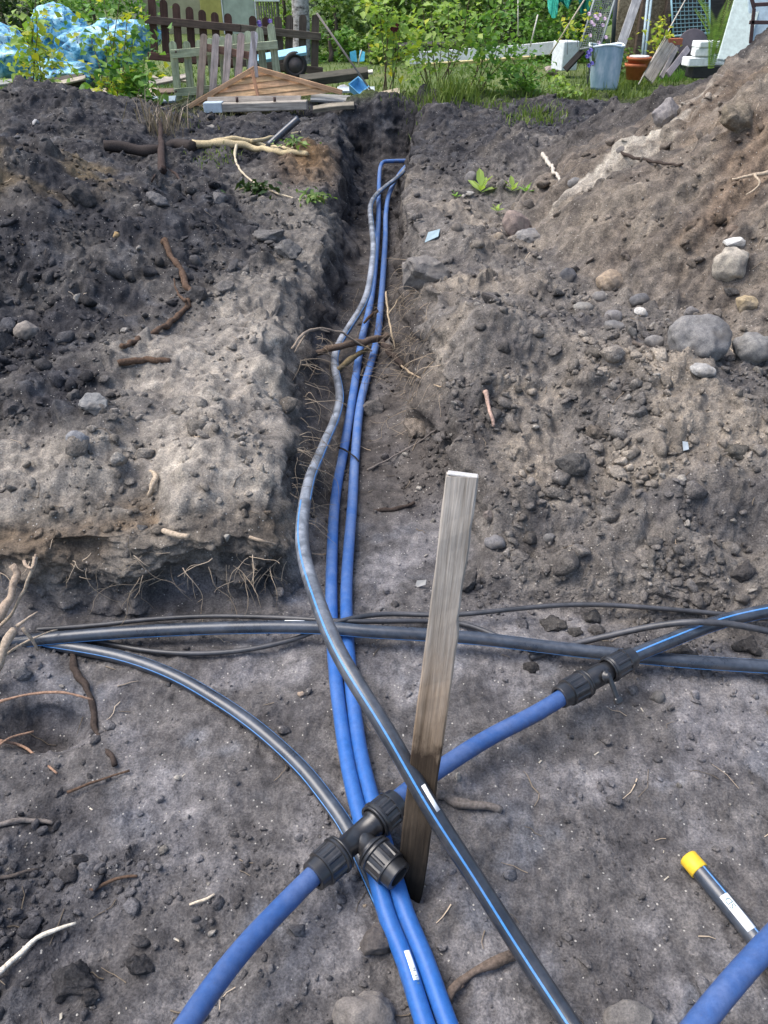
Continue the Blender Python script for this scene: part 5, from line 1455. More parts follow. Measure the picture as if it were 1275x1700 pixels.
def rail(root, pa, pb, w, t, col, face=(0, -1, 0)):
    pa, pb = Vector(pa), Vector(pb)
    me = box_mesh('rail', (pb - pa).length, w, t, .003, .004, 3, 3)
    return data_obj('rail', me, M_WOOD, root, frame(pb - pa, face, pa), col)

YD = 11.6
dk = (.075, .042, .034)
fence = empty('picket_fence', at(390, 125, YD), 'long dark brown picket fence panel leaning behind the green pickets', 'fence')
tops = [-14, -1, 5, 11, 16, 20, 22, 26, 28, 27, 25, 24, 24]
xs_ = [251, 271, 292, 314, 335, 356, 378, 419, 441, 461, 481, 503, 524]
for k, (xx, ty) in enumerate(zip(xs_, tops)):
    bt = 100 + k * 2.2
    v = random.Random(k).uniform(.8, 1.25)
    c0 = tuple(q * v for q in dk) if k < 9 else tuple(q * v for q in (.085, .068, .055))
    picket(fence, at(xx + 6 - (8 if k > 9 else 0), bt, YD), at(xx, ty, YD + .02), .095, .02, c0, k)
rail(fence, at(237, 32, YD - .03), at(400, 47, YD - .03), .085, .035, (.10, .072, .06)); rail(fence, at(400.5, 47, YD - .03), at(533, 61, YD - .03), .085, .035, (.12, .10, .08))
rail(fence, at(246, 93, YD - .03), at(400, 104, YD - .03), .085, .035, (.11, .06, .05)); rail(fence, at(400.5, 104, YD - .03), at(536, 118, YD - .03), .085, .035, (.09, .07, .06))

YG = 10.35
gc = (.38, .43, .30)
gpan = empty('green_picket_fence', at(370, 172, YG), 'pale green picket panel standing in front of the dark fence', 'fence')
for k, (xb, yb, xt, yt) in enumerate([(298, 178, 286, 68), (319, 175, 309, 68), (338, 168, 330, 66), (356, 162, 348, 63), (375, 156, 368, 60), (397, 150, 389, 56), (418, 146, 411, 51), (440, 140, 430, 45), (462, 140, 449, 39)]):
    v = random.Random(k + 50).uniform(.85, 1.15)
    picket(gpan, at(xb, yb, YG), at(xt, yt, YG + .03), .085, .02, tuple(q * v for q in gc), k + 20)
rail(gpan, at(284, 90, YG - .025), at(461, 74, YG - .025), .085, .025, (.42, .47, .33))
rail(gpan, at(290, 154, YG - .025), at(462, 138, YG - .025), .085, .025, (.38, .43, .31))
for q in ((292, 86), (292, 152)):
    p = Vector(at(*q, YG - .05)); V, F = lathe_arrays([(0, .0), (0, .012), (.006, .012), (.006, 0)], 10)
    mesh_obj('bolt', V, F, M_PAINT, gpan, frame((0, -1, 0), (0, 0, 1), p), True, (.09, .06, .05))

YW = 10.15
wpan = empty('weathered_picket_fence', at(380, 150, YW), 'row of five bare weathered pickets leaning against the green panel', 'fence')
for k, (xb, yb, xt, yt, col) in enumerate([(331, 166, 339, 56, (.40, .31, .25)), (353, 154, 359, 56, (.48, .41, .38)), (374, 145, 380, 56, (.46, .39, .355)), (395, 136, 401, 54, (.44, .34, .31)), (416, 124, 423, 52, (.56, .53, .55))]):
    picket(wpan, at(xb, yb, YW), at(xt, yt, YW + .05), .078, .02, col, k + 40, wav=.004)
rail(wpan, at(343, 79, YW + .055), at(418, 93, YW + .055), .075, .03, (.25, .15, .11))

# ------------------------------------------------------------------ wooden gable lying on the heap of boards
YB = 9.85
def tri_gable():
    root = empty('gable_panel', at(425, 178, YB), 'triangular orange brown wooden gable end leaning on the board pile', 'gable')
    A, Bp, Cp = Vector(at(305, 182, YB)), Vector(at(424, 116, YB + .10)), Vector(at(561, 152, YB + .02))
    # weatherboards: cut to the triangle, each one lapping the next
    low, tip = A.z, Bp.z
    n = 5
    base_dir = (Cp - A)
    def pt(u, v):  # u along the foot, v towards the apex
        return A.lerp(Cp, u).lerp(Bp, v)
    for k in range(n):
        v0, v1 = k / n, (k + 1) / n - .004
        m = []
        for v, off in ((v0, -.014), (v1, -.002)):
            m += [pt(0, v) + Vector((0, off, 0)), pt(1, v) + Vector((0, off, 0))]
        if k == n - 1: m = m[:2] + [pt(0, .97) + Vector((-.004, 0, 0)), pt(1, .97) + Vector((.004, 0, 0))]
        V = [m[0], m[1], m[3], m[2]]; V2 = [p + Vector((0, .018, 0)) for p in V]
        V = V + V2
        inv = Matrix.Translation(-V[0])
        o = mesh_obj('board', [tuple(p - V[0]) for p in V], [(3, 2, 1, 0), (4, 5, 6, 7), (0, 1, 5, 4), (1, 2, 6, 5), (2, 3, 7, 6), (3, 0, 4, 7)], M_WOOD, root, Matrix.Translation(V[0]), False, (.66 + .02 * (k % 3), .43 + .015 * (k % 2), .25))
    for a, b in ((A + Vector((-.06, 0, -.03)), Bp + Vector((0, 0, .02))), (Bp + Vector((.0, 0, .02)), Cp + Vector((.05, 0, -.005)))):
        d = (b - a); me = box_mesh('trim', d.length, .05, .03, .003, 0, 1, 1)
        data_obj('trim', me, M_WOOD, root, frame(d, (0, -1, 0), a + Vector((0, -.035, 0))), (.56, .35, .21))
    for px0, px1, y0, y1, col in ((419, 430, 116, 164, (.47, .26, .16)), (420, 427, 52, 128, (.30, .27, .27))):
        a, b = Vector(at(px0, y0, YB + .02)), Vector(at(px1, y1, YB - .05))
        me = box_mesh('brace', (b - a).length, .036, .02, .002, 0, 1, 1); data_obj('brace', me, M_WOOD, root, frame(b - a, (0, -1, 0), a + Vector((0, -.03, 0))), col)
tri_gable()
beam = plank('timber_beam', at(352, 178, 9.55), at(510, 174, 9.55), .14, .085, M_WOOD, (0, 0, 1), None, (.36, .33, .29), .006, .004, 'grey timber beam with a metal bracket lying in front of the gable', 'beam')
me = box_mesh('bracket', .20, .155, .10, .004); data_obj('bracket', me, M_PAINT, beam, frame(Vector(at(510, 174, 9.55)) - Vector(at(352, 178, 9.55)), (0, 0, 1), Vector(at(340, 178, 9.55))), (.42, .50, .55))
for q in (395, 457):
    p = Vector(at(q, 176, 9.55)); V, F = lathe_arrays([(0, .0), (0, .016), (.05, .016), (.05, 0)], 10); mesh_obj('bolt', V, F, M_PAINT, beam, frame((0, 0, 1), (1, 0, 0), p + Vector((0, -.02, .04))), True, (.07, .045, .04))
board('grey brown beam lying behind the timber beam', 345, 170, 500, 166, 9.7, .10, .06, (.22, .20, .18), 'beam', 'beam')
board('light blue painted plank lying on the pile behind the gable', 428, 98, 509, 84, 11.0, .14, .04, (.28, .55, .68), mat=M_PAINT)
board('dark mossy beam lying slantwise on the right of the gable', 498, 134, 611, 121, 10.7, .12, .09, (.085, .08, .065), 'beam', 'beam')
board('pale board end sticking out beyond the dark mossy beam', 596, 119, 619, 118, 10.8, .06, .03, (.62, .60, .55))
board('grey plank lying under the right corner of the gable', 516, 163, 606, 166, 9.9, .12, .03, (.36, .36, .35))
board('weathered post lying lowest at the right of the gable', 520, 183, 588, 175, 9.6, .07, .05, (.28, .25, .20), 'post', 'post')
board('tan plank half buried at the edge of the soil by the tall thin shrub', 596, 167, 664, 152, 10.2, .13, .03, (.60, .50, .38))
board('white blue plank behind the tan plank', 560, 150, 622, 148, 10.6, .09, .03, (.55, .62, .66), mat=M_PAINT)
# old wheel
whl = empty('old_wheel', at(490, 108, 10.95), 'dark old wheel leaning under the light blue plank', 'wheel')
V, F = lathe_arrays([(-.03, .09), (-.035, .11), (-.03, .14), (0, .148), (.03, .14), (.035, .11), (.03, .09), (-.03, .09)], 28); fm = frame((.25, -1, .1), (0, 0, 1), at(490, 108, 10.95))
mesh_obj('tyre', V, F, M_PAINT, whl, fm, True, (.03, .027, .025))
V, F = lathe_arrays([(.032, .0), (.034, .03), (.028, .035), (.024, .092), (-.02, .092)], 24); mesh_obj('rim', V, F, M_PAINT, whl, fm, True, (.10, .085, .08))
def small_box(name, label, cat, px, py, y, sx, sy, sz, col, rot=0.0, mat=None, bev=.01):
    me = box_mesh(name, sx, sy, sz, bev); o = data_obj(name, me, mat or M_PAINT, None, Matrix.Translation(Vector(at(px, py, y))) @ Matrix.Rotation(rot, 4, 'Z') @ Matrix.Translation(Vector((-sx / 2, 0, 0))), col)
    return tag(o, label, cat)
# blue plastic tub: walls and floor
def tub():
    p = Vector(at(593, 153, 10.2)); root = empty('plastic_tub', p, 'small blue plastic tub lying among the boards right of the gable', 'tub')
    V, F = lathe_arrays([(0, 0), (0, .085), (.008, .095), (.10, .115), (.104, .125), (.108, .125), (.106, .11), (.012, .085), (.012, 0)], 4)
    mesh_obj('body', V, F, M_PAINT, root, frame((.2, -.6, .7), (1, 0, .1), p), False, (.16, .42, .66))
tub()
stone('stone', 'grey white stone wedged between the gable corner and the blue tub', 570, 150, 24, 20, (.42, .42, .43), 201)
stone('stone', 'brown stone block under the dark mossy beam', 551, 138, 28, 18, (.20, .17, .15), 202, 'stone', 'cut')
# blue pinwheel ornament on the lawn
pw = empty('pinwheel', at(594, 104, 13.6), 'small bright blue pinwheel ornament standing on the lawn', 'ornament')
pc = Vector(at(594, 95, 13.6))
V, F = tube_arrays(np.array([pc + Vector((0, 0, -.12)), pc + Vector((.03, 0, 0)), pc + Vector((.06, 0, .1))]), .008, 6); mesh_obj('stick', V, F, M_PAINT, pw, Matrix(), True, (.6, .55, .42))
for s, ww in ((-1, .11), (1, .10)):
    v = [pc + Vector((s * .01, 0, -.06)), pc + Vector((s * ww, -.03, -.05)), pc + Vector((s * ww * 1.1, -.02, .07)), pc + Vector((s * .03, .02, .09))]
    v2 = [p + Vector((0, .006, 0)) for p in v]
    mesh_obj('sail', [tuple(p) for p in v + v2], [(0, 1, 2, 3), (7, 6, 5, 4), (0, 4, 5, 1), (1, 5, 6, 2), (2, 6, 7, 3), (3, 7, 4, 0)], M_PAINT, pw, Matrix(), False, (.12, .52, .72))
# white lawn edging
board('long white painted beam lying along the far edge of the lawn', 673, 97, 838, 86, 14.2, .05, .17, (.80, .80, .78), 'white_beam', 'beam', mat=M_PAINT, hint=(0, 0, 1))
board('second white painted beam continuing the first to the right', 840, 86, 934, 78, 14.2, .05, .17, (.78, .78, .77), 'white_beam', 'beam', mat=M_PAINT, hint=(0, 0, 1))
board('thin yellow batten on the grass in front of the white beams', 700, 108, 890, 94, 13.4, .03, .04, (.62, .52, .25), 'batten', 'batten', mat=M_PAINT)
board('dark log edging behind the white beam', 660, 82, 760, 76, 15.2, .12, .16, (.09, .085, .08), 'log', 'log')
crate = small_box('white_crate', 'white plastic crate tipped at the right end of the white beams', 'crate', 938, 92, 12.8, .26, .28, .36, (.72, .76, .78), .4)
stone('stone', 'round grey stone lying against the white plastic crate', 926, 99, 24, 30, (.22, .21, .2), 203)
stone('stone', 'pinkish stone block on the grass below the white plastic crate', 915, 117, 26, 20, (.36, .30, .27), 204, 'stone', 'cut')
board('black charred board leaning right of the white plastic crate', 938, 116, 968, 84, 12.2, .10, .03, (.02, .018, .017))
# translucent bag / bucket
def bag():
    m, nt, b, out = new_mat('white_plastic_bag')
    c = ramp(nt, noise_node(nt, 9, 4, .6, stretch=(1, 1, .35)), [(.35, (.20, .32, .40)), (.5, (.32, .44, .52)), (.65, (.52, .60, .66))])
    nt.links.new(c, b.inputs['Base Color']); b.inputs['Roughness'].default_value = .4
    p = Vector(at(1003, 148, 10.9)); h = .47
    root = empty('plastic_sack', p, 'pale blue white plastic sack standing open in the grass by the pots', 'sack')
    n, rows = 40, 16; V = []
    for i in range(rows + 1):
        t = i / rows
        for k in range(n):
            a = 2 * math.pi * k / n
            rr_ = (.150 + .04 * t) * (1 + .05 * math.sin(a * 5 + t * 2) + .035 * math.sin(a * 11 + t * 5) * t)
            V.append((rr_ * math.cos(a) * 1.08 - .05 * t, rr_ * math.sin(a) * .8, h * t + .012 * math.sin(a * 3) * t))
    F = [(i * n + k, i * n + (k + 1) % n, (i + 1) * n + (k + 1) % n, (i + 1) * n + k) for i in range(rows) for k in range(n)]
    o = mesh_obj('body', V, F, m, root, Matrix.Translation(p)); md = o.modifiers.new('thick', 'SOLIDIFY'); md.thickness = .006
    b0 = rows * n
    c = np.array([V[b0 + k % n] for k in range(n + 1)]) + np.array(p)
    V2, F2 = tube_arrays(c, .012, 7); mesh_obj('rim', V2, F2, M_PAINT, root, Matrix(), True, (.72, .80, .84))
bag()
# terracotta pots
def pot(label, px, py, y, rt, h, sc=1.0):
    p = Vector(at(px, py, y)); root = empty('flower_pot', p, label, 'flower pot')
    V, F = lathe_arrays([(0, 0), (0, rt * .68), (h * .78, rt * .92), (h * .78, rt * 1.02), (h, rt * 1.05), (h, rt * .93), (h * .8, rt * .88), (h * .6, 0)], 28)
    mesh_obj('body', V, F, M_PAINT, root, frame((0, 0, 1), (1, 0, 0), p), True, (.42, .125, .05))
    return root, p
pot('lower terracotta flower pot standing in weeds beside the plastic sack', 1052, 132, 11.3, .135, .18)
pr, pp = pot('upper terracotta flower pot stacked in the lower one', 1058, 117, 11.3, .15, .15)
V, F = lathe_arrays([(.13, 0), (.155, .10), (.165, .115), (.15, .13), (.14, .02)], 24); mesh_obj('soil', V, F, M_PAINT, pr, frame((0, 0, 1), (1, 0, 0), pp), True, (.55, .53, .5))
# leaning planks and brick
board('broad grey plank leaning behind the terracotta pots, leftmost of three', 1075, 132, 1113, 70, 11.5, .17, .03, (.40, .365, .33), hint=(0, -1, .2), yb=11.9)
board('narrow grey plank leaning in the middle of the three', 1097, 128, 1124, 80, 11.4, .06, .03, (.28, .26, .25), hint=(0, -1, .2), yb=11.9)
board('lilac grey plank leaning rightmost of the three', 1108, 124, 1143, 80, 11.45, .08, .03, (.33, .30, .32), hint=(0, -1, .2), yb=12)
small_box('red_brick', 'red brick balanced on top of the leaning grey planks', 'brick', 1118, 69, 11.95, .22, .10, .075, (.40, .14, .08), .35, plain_mat('brick', None, .9, .3, 60, .15, .5), .005)
def lid_disc():
    p = Vector(at(1148, 78, 12.2)); V, F = lathe_arrays([(0, 0), (0, .21), (.02, .215), (.028, .20), (.022, .03), (.04, 0)], 32)
    o = mesh_obj('round_lid', V, F, M_PAINT, None, frame((0, -1, .25), (0, 0, 1), p), True, (.085, .075, .085)); tag(o, 'dark round lid leaning behind the white foam boxes', 'lid')
lid_disc()
for k, (px, py, sx, sz, lb) in enumerate([(1157, 102, .31, .10, 'white foam box at the bottom left of the foam stack'), (1164, 86, .20, .09, 'white foam box in the middle of the foam stack'), (1174, 73, .30, .07, 'white foam box on top of the foam stack'), (1193, 99, .24, .11, 'white foam box at the right of the foam stack behind the fern')]):
    small_box('foam_box', lb, 'box', px, py, 11.3 + .05 * (k == 3), sx, .22, sz, (.80, .83, .82), (.1, -.1, .15, .0)[k])
small_box('black_crate', 'black crate carrying the white foam boxes', 'crate', 1166, 118, 11.35, .34, .3, .14, (.025, .026, .028))
# fern
def fern(label, px, py, y, h, n, seed):
    p = np.array(at(px, py, y)); root = empty('fern', p, label, 'fern'); rr = np.random.default_rng(seed)
    for k in range(n):
        a = rr.uniform(0, 6.28); ln = rr.uniform(.10, .50) * h; hh = h * rr.uniform(.65, 1.05)
        c = catmull([p, p + np.array([math.cos(a) * ln * .25, math.sin(a) * ln * .25, hh * .6]), p + np.array([math.cos(a) * ln, math.sin(a) * ln, hh])], .02)
        side = np.array([-math.sin(a), math.cos(a), 0]); side = side if abs(side[0]) > .5 else np.array([.8, .2, 0])
        V, F = [], []
        for i in range(4, len(c)):
            t = i / len(c); w = .085 * math.sin(math.pi * (t * .92 + .05)) ** .8
            for s in (-1, 1):
                b = len(V); d = side * s * w + np.array([0, -.01, w * .35]); V += [c[i], c[i] + d * .5 + np.array([0, 0, .006]), c[i] + d, c[i] + d * .5 - np.array([0, 0, .006])]; F.append((b, b + 1, b + 2, b + 3))
        me = big_mesh('frond', np.array(V), np.array(F), M_LEAFL, smooth=False); o = bpy.data.objects.new('frond', me); COL.objects.link(o); place(o, root, Matrix())
fern('tall upright fern growing in front of the white foam boxes', 1177, 126, 10.9, .82, 7, 4)

# ------------------------------------------------------------------ shed side with leaning scrap
shed = empty('shed', bx(1130, 13.4, GZ), 'rough brown pebble dashed shed wall behind the leaning scrap', 'shed')
M_PEB, nt, b, out = new_mat('pebble_dash')
vv = noise_node(nt, 34, 5, .75)
c = ramp(nt, vv, [(.3, (.08, .06, .04)), (.5, (.27, .21, .13)), (.68, (.46, .38, .26))]); nt.links.new(c, b.inputs['Base Color']); b.inputs['Roughness'].default_value = .95; bump(nt, b, vv, .8, .02)
hbox('wall', 1020, 1420, 13.4, GZ - .1, 3.0, (1, 1, 1), .2, M_PEB, shed)
for pxq in (1058, 1098, 1196):
    hbox('post', pxq, pxq + 10, 13.25, GZ, 2.9, (.14, .105, .085), .10, M_WOOD, shed)
hbox('door', 1108, 1192, 13.32, GZ, 2.5, (.05, .05, .05), .05, M_WOOD, shed)
hbox('roof', 1005, 1440, 13.0, 3.0, 3.15, (.1, .09, .085), 1.6, M_WALL, shed)
def mesh_panel(label, corners, y, nx, ny, col, wire=.004, name='mesh_panel', fr=.014):
    """Framed wire grid; corners px,py: bottom-left, bottom-right, top-right, top-left."""
    q = [np.array(at(a[0], a[1], y + (a[2] if len(a) > 2 else 0))) for a in corners]
    root = empty(name, q[0], label, 'mesh panel')
    def pt(u, v): return (q[0] * (1 - u) + q[1] * u) * (1 - v) + (q[3] * (1 - u) + q[2] * u) * v
    for a, b_ in ((0, 1), (1, 2), (2, 3), (3, 0)):
        V, F = tube_arrays(np.array([q[a], (q[a] + q[b_]) / 2, q[b_]]), fr, 8); mesh_obj('frame_bar', V, F, M_PAINT, root, Matrix(), True, tuple(min(1, c * 1.5) for c in col))
    V, F = [], []
    for i in range(1, nx):
        v, f = tube_arrays(np.array([pt(i / nx, 0), pt(i / nx, .5), pt(i / nx, 1)]), wire, 4, False); F += [tuple(k + len(V) for k in g) for g in f]; V += [tuple(p) for p in v]
    for i in range(1, ny):
        v, f = tube_arrays(np.array([pt(0, i / ny), pt(.5, i / ny), pt(1, i / ny)]) + np.array([0, -.004, 0]), wire, 4, False); F += [tuple(k + len(V) for k in g) for g in f]; V += [tuple(p) for p in v]
    o = mesh_obj('wire_grid', V, F, M_PAINT, root, Matrix(), True, col); o['kind'] = 'stuff'
    return root
mesh_panel('narrow grey wire mesh panel in a pale frame leaning against the shed end', [(962, 82), (997, 76), (1022, -6, .4), (988, -6, .4)], 12.2, 9, 26, (.16, .18, .18))
mesh_panel('blue green square mesh panel hanging before the shed door', [(1118, 60), (1178, 55), (1178, -8, .1), (1114, -8, .1)], 12.9, 9, 10, (.18, .30, .33), .006)
board('grey plank with a pale edge leaning on the shed wall', 1030, 78, 1060, -8, 12.6, .13, .03, (.40, .40, .41), hint=(0, -1, .2), yb=13.1)
def pole(label, a, b_, y, r_, col, yb=None, name='metal_pole', cat='pole'):
    V, F = tube_arrays(np.array([at(*a, y), (np.array(at(*a, y)) + np.array(at(*b_, yb or y))) / 2, at(*b_, yb or y)]), r_, 10)
    o = mesh_obj(name, V, F, M_PAINT, None, None, True, col); return tag(o, label, cat)
pole('double blue grey metal rail standing upright against the shed, left tube', (1066, 92), (1076, -10), 12.3, .018, (.34, .43, .47), 12.9)
pole('double blue grey metal rail standing upright against the shed, right tube', (1071, 92), (1082, -10), 12.3, .018, (.30, .40, .44), 12.9)
pole('dark upright pipe at the corner of the shed', (1017, 78), (1023, -10), 12.9, .03, (.05, .06, .07))
pole('long pale cane leaning from the weeds up over the meshed door', (1060, 140), (1142, -8), 11.0, .008, (.55, .50, .42), 12.6, 'cane', 'cane')
pole('thin bamboo cane leaning left of the teal net', (880, 78), (893, 24), 12.6, .010, (.62, .58, .50), None, 'cane', 'cane')
pole('tall thin bamboo cane in the bushes', (860, 60), (860, -10), 13.6, .009, (.6, .56, .48), None, 'cane', 'cane')
pole('slanting dry branch in front of the teal net', (912, 92), (975, -8), 11.8, .010, (.45, .38, .29), None, 'branch', 'branch')
pole('thin grey branch standing in the boards right of the gable', (628, 168), (526, 22), 10.2, .011, (.30, .26, .23), 10.0, 'branch', 'branch')
# grey green metal sheet and rusty rack at the right edge
sheet = plank('metal_sheet', at(1212, 104, 9.9), at(1246, -12, 10.3), .30, .03, M_PAINT, (-.25, -1, .1), None, (.42, .50, .47), .01, .003, 'grey green metal sheet leaning upright behind the heap', 'sheet')
rack = empty('rusty_rack', at(1262, 60, 9.6), 'rusty angle iron rack in front of a pale board at the right edge', 'rack')
for a, b_ in (((1246, -10), (1252, 14)), ((1252, 14), (1246, 72)), ((1252, 8), (1330, 4)), ((1244, 37), (1330, 38))):
    d0, d1 = Vector(at(*a, 9.5)), Vector(at(*b_, 9.5)); me = box_mesh('bar', (d1 - d0).length, .035, .02, .004); data_obj('bar', me, M_PAINT, rack, frame(d1 - d0, (0, -1, 0), d0), (.09, .055, .05))
brd = plank('pale_board', at(1290, 80, 10.1), at(1290, -14, 10.2), .62, .03, M_PAINT, (0, -1, 0), None, (.50, .62, .66), .01, .003, 'pale blue board standing behind the rusty rack', 'board')
# teal net
def net():
    rr = np.random.default_rng(6); root = empty('garden_net', at(945, 10, 13.2), 'bright teal garden net hanging in folds in the bushes', 'net')
    n, k = 44, 26; V = []
    for i in range(n + 1):
        for j in range(k + 1):
            u, v = i / n, j / k
            p = at(912 + 66 * u, -22 + (34 + 16 * math.sin(u * 7 + 1) * .5 + 10 * math.sin(u * 17)) * v, 13.2)
            V.append((p[0], p[1] + .10 * math.sin(u * 22 + v * 2) + .05 * math.sin(u * 47 + v * 4), p[2]))
    F = [(i * (k + 1) + j, (i + 1) * (k + 1) + j, (i + 1) * (k + 1) + j + 1, i * (k + 1) + j + 1) for i in range(n) for j in range(k)]
    o = mesh_obj('netting', V, F, M_PAINT, root, Matrix(), True, (.04, .42, .32)); md = o.modifiers.new('w', 'WIREFRAME'); md.thickness = .013
net()

# ------------------------------------------------------------------ shrubs, flowers and weeds along the edge of the digging
def T(lst, y): return [at(px, py, y + dy) for px, py, dy in lst]
shrub('slender shrub with yellow green leaves at the far left in front of the tarpaulin', on(66, 164), T([(44, 6, 0), (58, -6, .1), (32, 30, 0), (62, 60, -.1), (50, 90, .1), (72, 120, 0), (40, 55, .1), (54, 30, 0)], 10.15), .22, 430, .105, M_LEAFL, 31, yellow=.75, spread=.10)
shrub('big leafy shrub with yellow tips left of the green picket panel', on(190, 184), T([(172, -6, 0), (200, -10, .1), (212, 22, 0), (150, 60, .1), (224, 60, -.1), (176, 66, 0), (240, 96, -.1), (258, 110, 0), (142, 110, 0), (196, 90, -.2), (214, 120, -.2), (168, 120, -.15), (246, 130, -.2)], 9.9), .18, 700, .105, M_LEAFG, 32, yellow=.5, spread=.13)
shrub('low dark leafed sapling under the big shrub', on(232, 186), T([(228, 150, 0), (250, 160, 0), (214, 158, -.05), (204, 166, 0)], 9.6), .4, 150, .12, M_LEAFG, 34, spread=.07)
shrub('tall thin stemmed shrub with yellow leaves in the middle of the picture', on(642, 166), T([(640, -6, 0), (652, 10, .1), (628, 4, 0), (664, 60, 0), (674, 70, .1)], 10.0), .5, 330, .10, M_LEAFL, 35, yellow=.5, spread=.10, r0=.008)
shrub('airy green shrub with reddish bare stems behind the soil ridge', on(726, 158), T([(700, -8, 0), (716, 20, 0), (690, 40, .1), (744, 8, .1), (765, 30, 0), (736, 46, 0), (708, 66, .1), (780, -6, 0), (682, 80, 0), (800, 20, .2)], 10.4), .46, 560, .09, M_LEAFL, 36, spread=.15, stem_col=(.17, .11, .09))
shrub('leafy green shrub with dark slanting stems right of the airy one', on(790, 150), T([(830, 4, 0), (845, -8, 0), (812, 40, 0), (838, 50, 0), (826, 80, 0), (850, 90, 0)], 10.6), .42, 400, .09, M_LEAFG, 37, spread=.12)
shrub('low bushy green shrub in front of the white beams', on(862, 150), T([(850, 96, 0), (880, 90, 0), (836, 110, 0), (896, 110, 0), (866, 118, -.1), (908, 124, 0), (842, 130, -.1)], 10.6), .15, 460, .085, M_LEAFG, 38, spread=.10)
shrub('young yellow green sapling by the leaning planks', on(1090, 118), T([(1102, 30, 0), (1112, 38, 0), (1092, 50, 0), (1108, 62, 0)], 11.6), .5, 130, .085, M_LEAFY, 39, spread=.07)
shrub('yellow green vine sprig hanging on the leaning cane', on(955, 120), T([(944, 40, 0), (956, 44, 0), (974, 12, 0)], 11.6), .75, 60, .08, M_LEAFY, 40, spread=.05, r0=.005)
shrub('ivy and weeds climbing the shed corner behind the sack', on(1030, 120), T([(1034, 80, 0), (1026, 66, 0), (1042, 96, 0), (1022, 96, 0)], 11.8), .2, 220, .075, M_LEAFM, 41, spread=.08)
shrub('yellow green leafy weed on the edge of the soil left of the sack', on(930, 158), T([(924, 138, 0), (940, 134, 0), (950, 146, 0), (932, 146, -.05)], 10.2), .3, 110, .075, M_LEAFL, 42, spread=.06, cat='weed', name='weed', r0=.004)
def flower(label, px, py, heads, y, col, stem=(.10, .16, .05), size=.03):
    b0 = np.array(at(px, py, y)); root = empty('flower', b0, label, 'flower'); rr = np.random.default_rng(int(px))
    for hx, hy in heads:
        tp = np.array(at(hx, hy, y)); c = catmull([b0, b0 * .45 + tp * .55 + rr.normal(0, .012, 3), tp], .03)
        V, F = tube_arrays(c, np.linspace(.004, .002, len(c)), 5); mesh_obj('stem', V, F, M_PAINT, root, Matrix(), True, stem)
        V, F = [], []
        for k in range(7):
            a = k * 6.283 / 7; d = np.array([math.cos(a), math.sin(a) * .6, math.sin(a) * .8 - .2]) * size; s = np.array([-math.sin(a), .3, math.cos(a)]) * size * .45
            b = len(V); V += [tp, tp + d * .6 + s, tp + d * 1.1, tp + d * .6 - s]; F.append((b, b + 1, b + 2, b + 3))
        mesh_obj('blossom', np.array(V), F, M_PAINT, root, Matrix(), False, col)
flower('pale pink columbine flowers on thin stems before the mesh panel', 984, 110, [(978, 22), (988, 26), (996, 24), (982, 36), (1004, 30), (992, 30), (1001, 41), (1006, 61), (994, 70), (980, 58), (986, 40)], 10.8, (.72, .52, .64), size=.024)
flower('deep violet flower spike in front of the plastic sack', 975, 140, [(977, 86), (979, 90), (975, 93), (983, 104), (978, 108), (981, 82)], 10.6, (.16, .13, .45), (.04, .05, .05), .026)
# dark red tulip and violet iris heads
flower('dark red seed head on a stem beside the tall thin shrub', 652, 160, [(655, 46), (656, 40), (654, 44)], 10.1, (.10, .015, .02), size=.045)
flower('two violet irises showing above the green pickets', 438, 140, [(430, 36), (448, 34), (431, 40)], 11.3, (.12, .08, .30), size=.03)

def tuft(label, spots, hgt, n, seed, mat=None, spread=.10, name='grass_tuft', w=.012, earth=True):
    rr = np.random.default_rng(seed); pts = []
    for px, py in spots:
        p = G(px, py) if earth else on(px, py)
        q = p + np.append(rr.normal(0, spread, 2), 0) * np.ones((n, 1)) * 0 + np.concatenate([rr.normal(0, spread, (n, 2)), np.zeros((n, 1))], 1)
        if earth: q[:, 2] = hfun(q[:, 0], q[:, 1]) - .01
        pts.append(q)
    o = blades(name, None, np.vstack(pts), hgt, w, mat or M_GRASS, seed, .45); o['kind'] = 'stuff'; return tag(o, label, 'grass')
tuft('tall grass tuft on the soil ridge behind the trench end', [(738, 168), (762, 166), (776, 160)], .26, 130, 1, spread=.13)
tuft('green grass clump on the far right bank below the ridge', [(880, 196), (900, 192)], .09, 160, 2, spread=.14)
tuft('tall grass growing right of the plastic sack', [(1030, 152), (1046, 148), (1060, 145), (1020, 160)], .20, 100, 3, spread=.14, earth=False)
tuft('dark grass under the leaning planks', [(1085, 140), (1105, 136), (1120, 132)], .17, 130, 4, M_LEAFG, spread=.16, earth=False)
tuft('short weeds along the edge of the digging in the middle', [(690, 166), (712, 162), (805, 156), (820, 176)], .11, 90, 5, spread=.16)
tuft('dry straw and grass below the timber beam', [(330, 186), (372, 190), (430, 186), (300, 192), (480, 184)], .07, 80, 6, leaf_mat('straw', [(.34, .29, .18), (.20, .20, .10), (.12, .16, .05)], .2), spread=.14)
tuft('grass weeds along the right of the digging below the stack', [(950, 166), (985, 166), (1010, 164)], .13, 80, 7, spread=.16, earth=False)
tuft('small grass patch on the ground below the yellow branches', [(352, 262), (362, 264)], .05, 60, 8, spread=.09)
tuft('dry dead stems at the left of the timber beam', [(272, 222), (286, 218), (262, 224)], .30, 34, 9, leaf_mat('dead_stem', [(.20, .16, .12), (.33, .27, .2), (.1, .08, .06)], .1), spread=.09, w=.010)

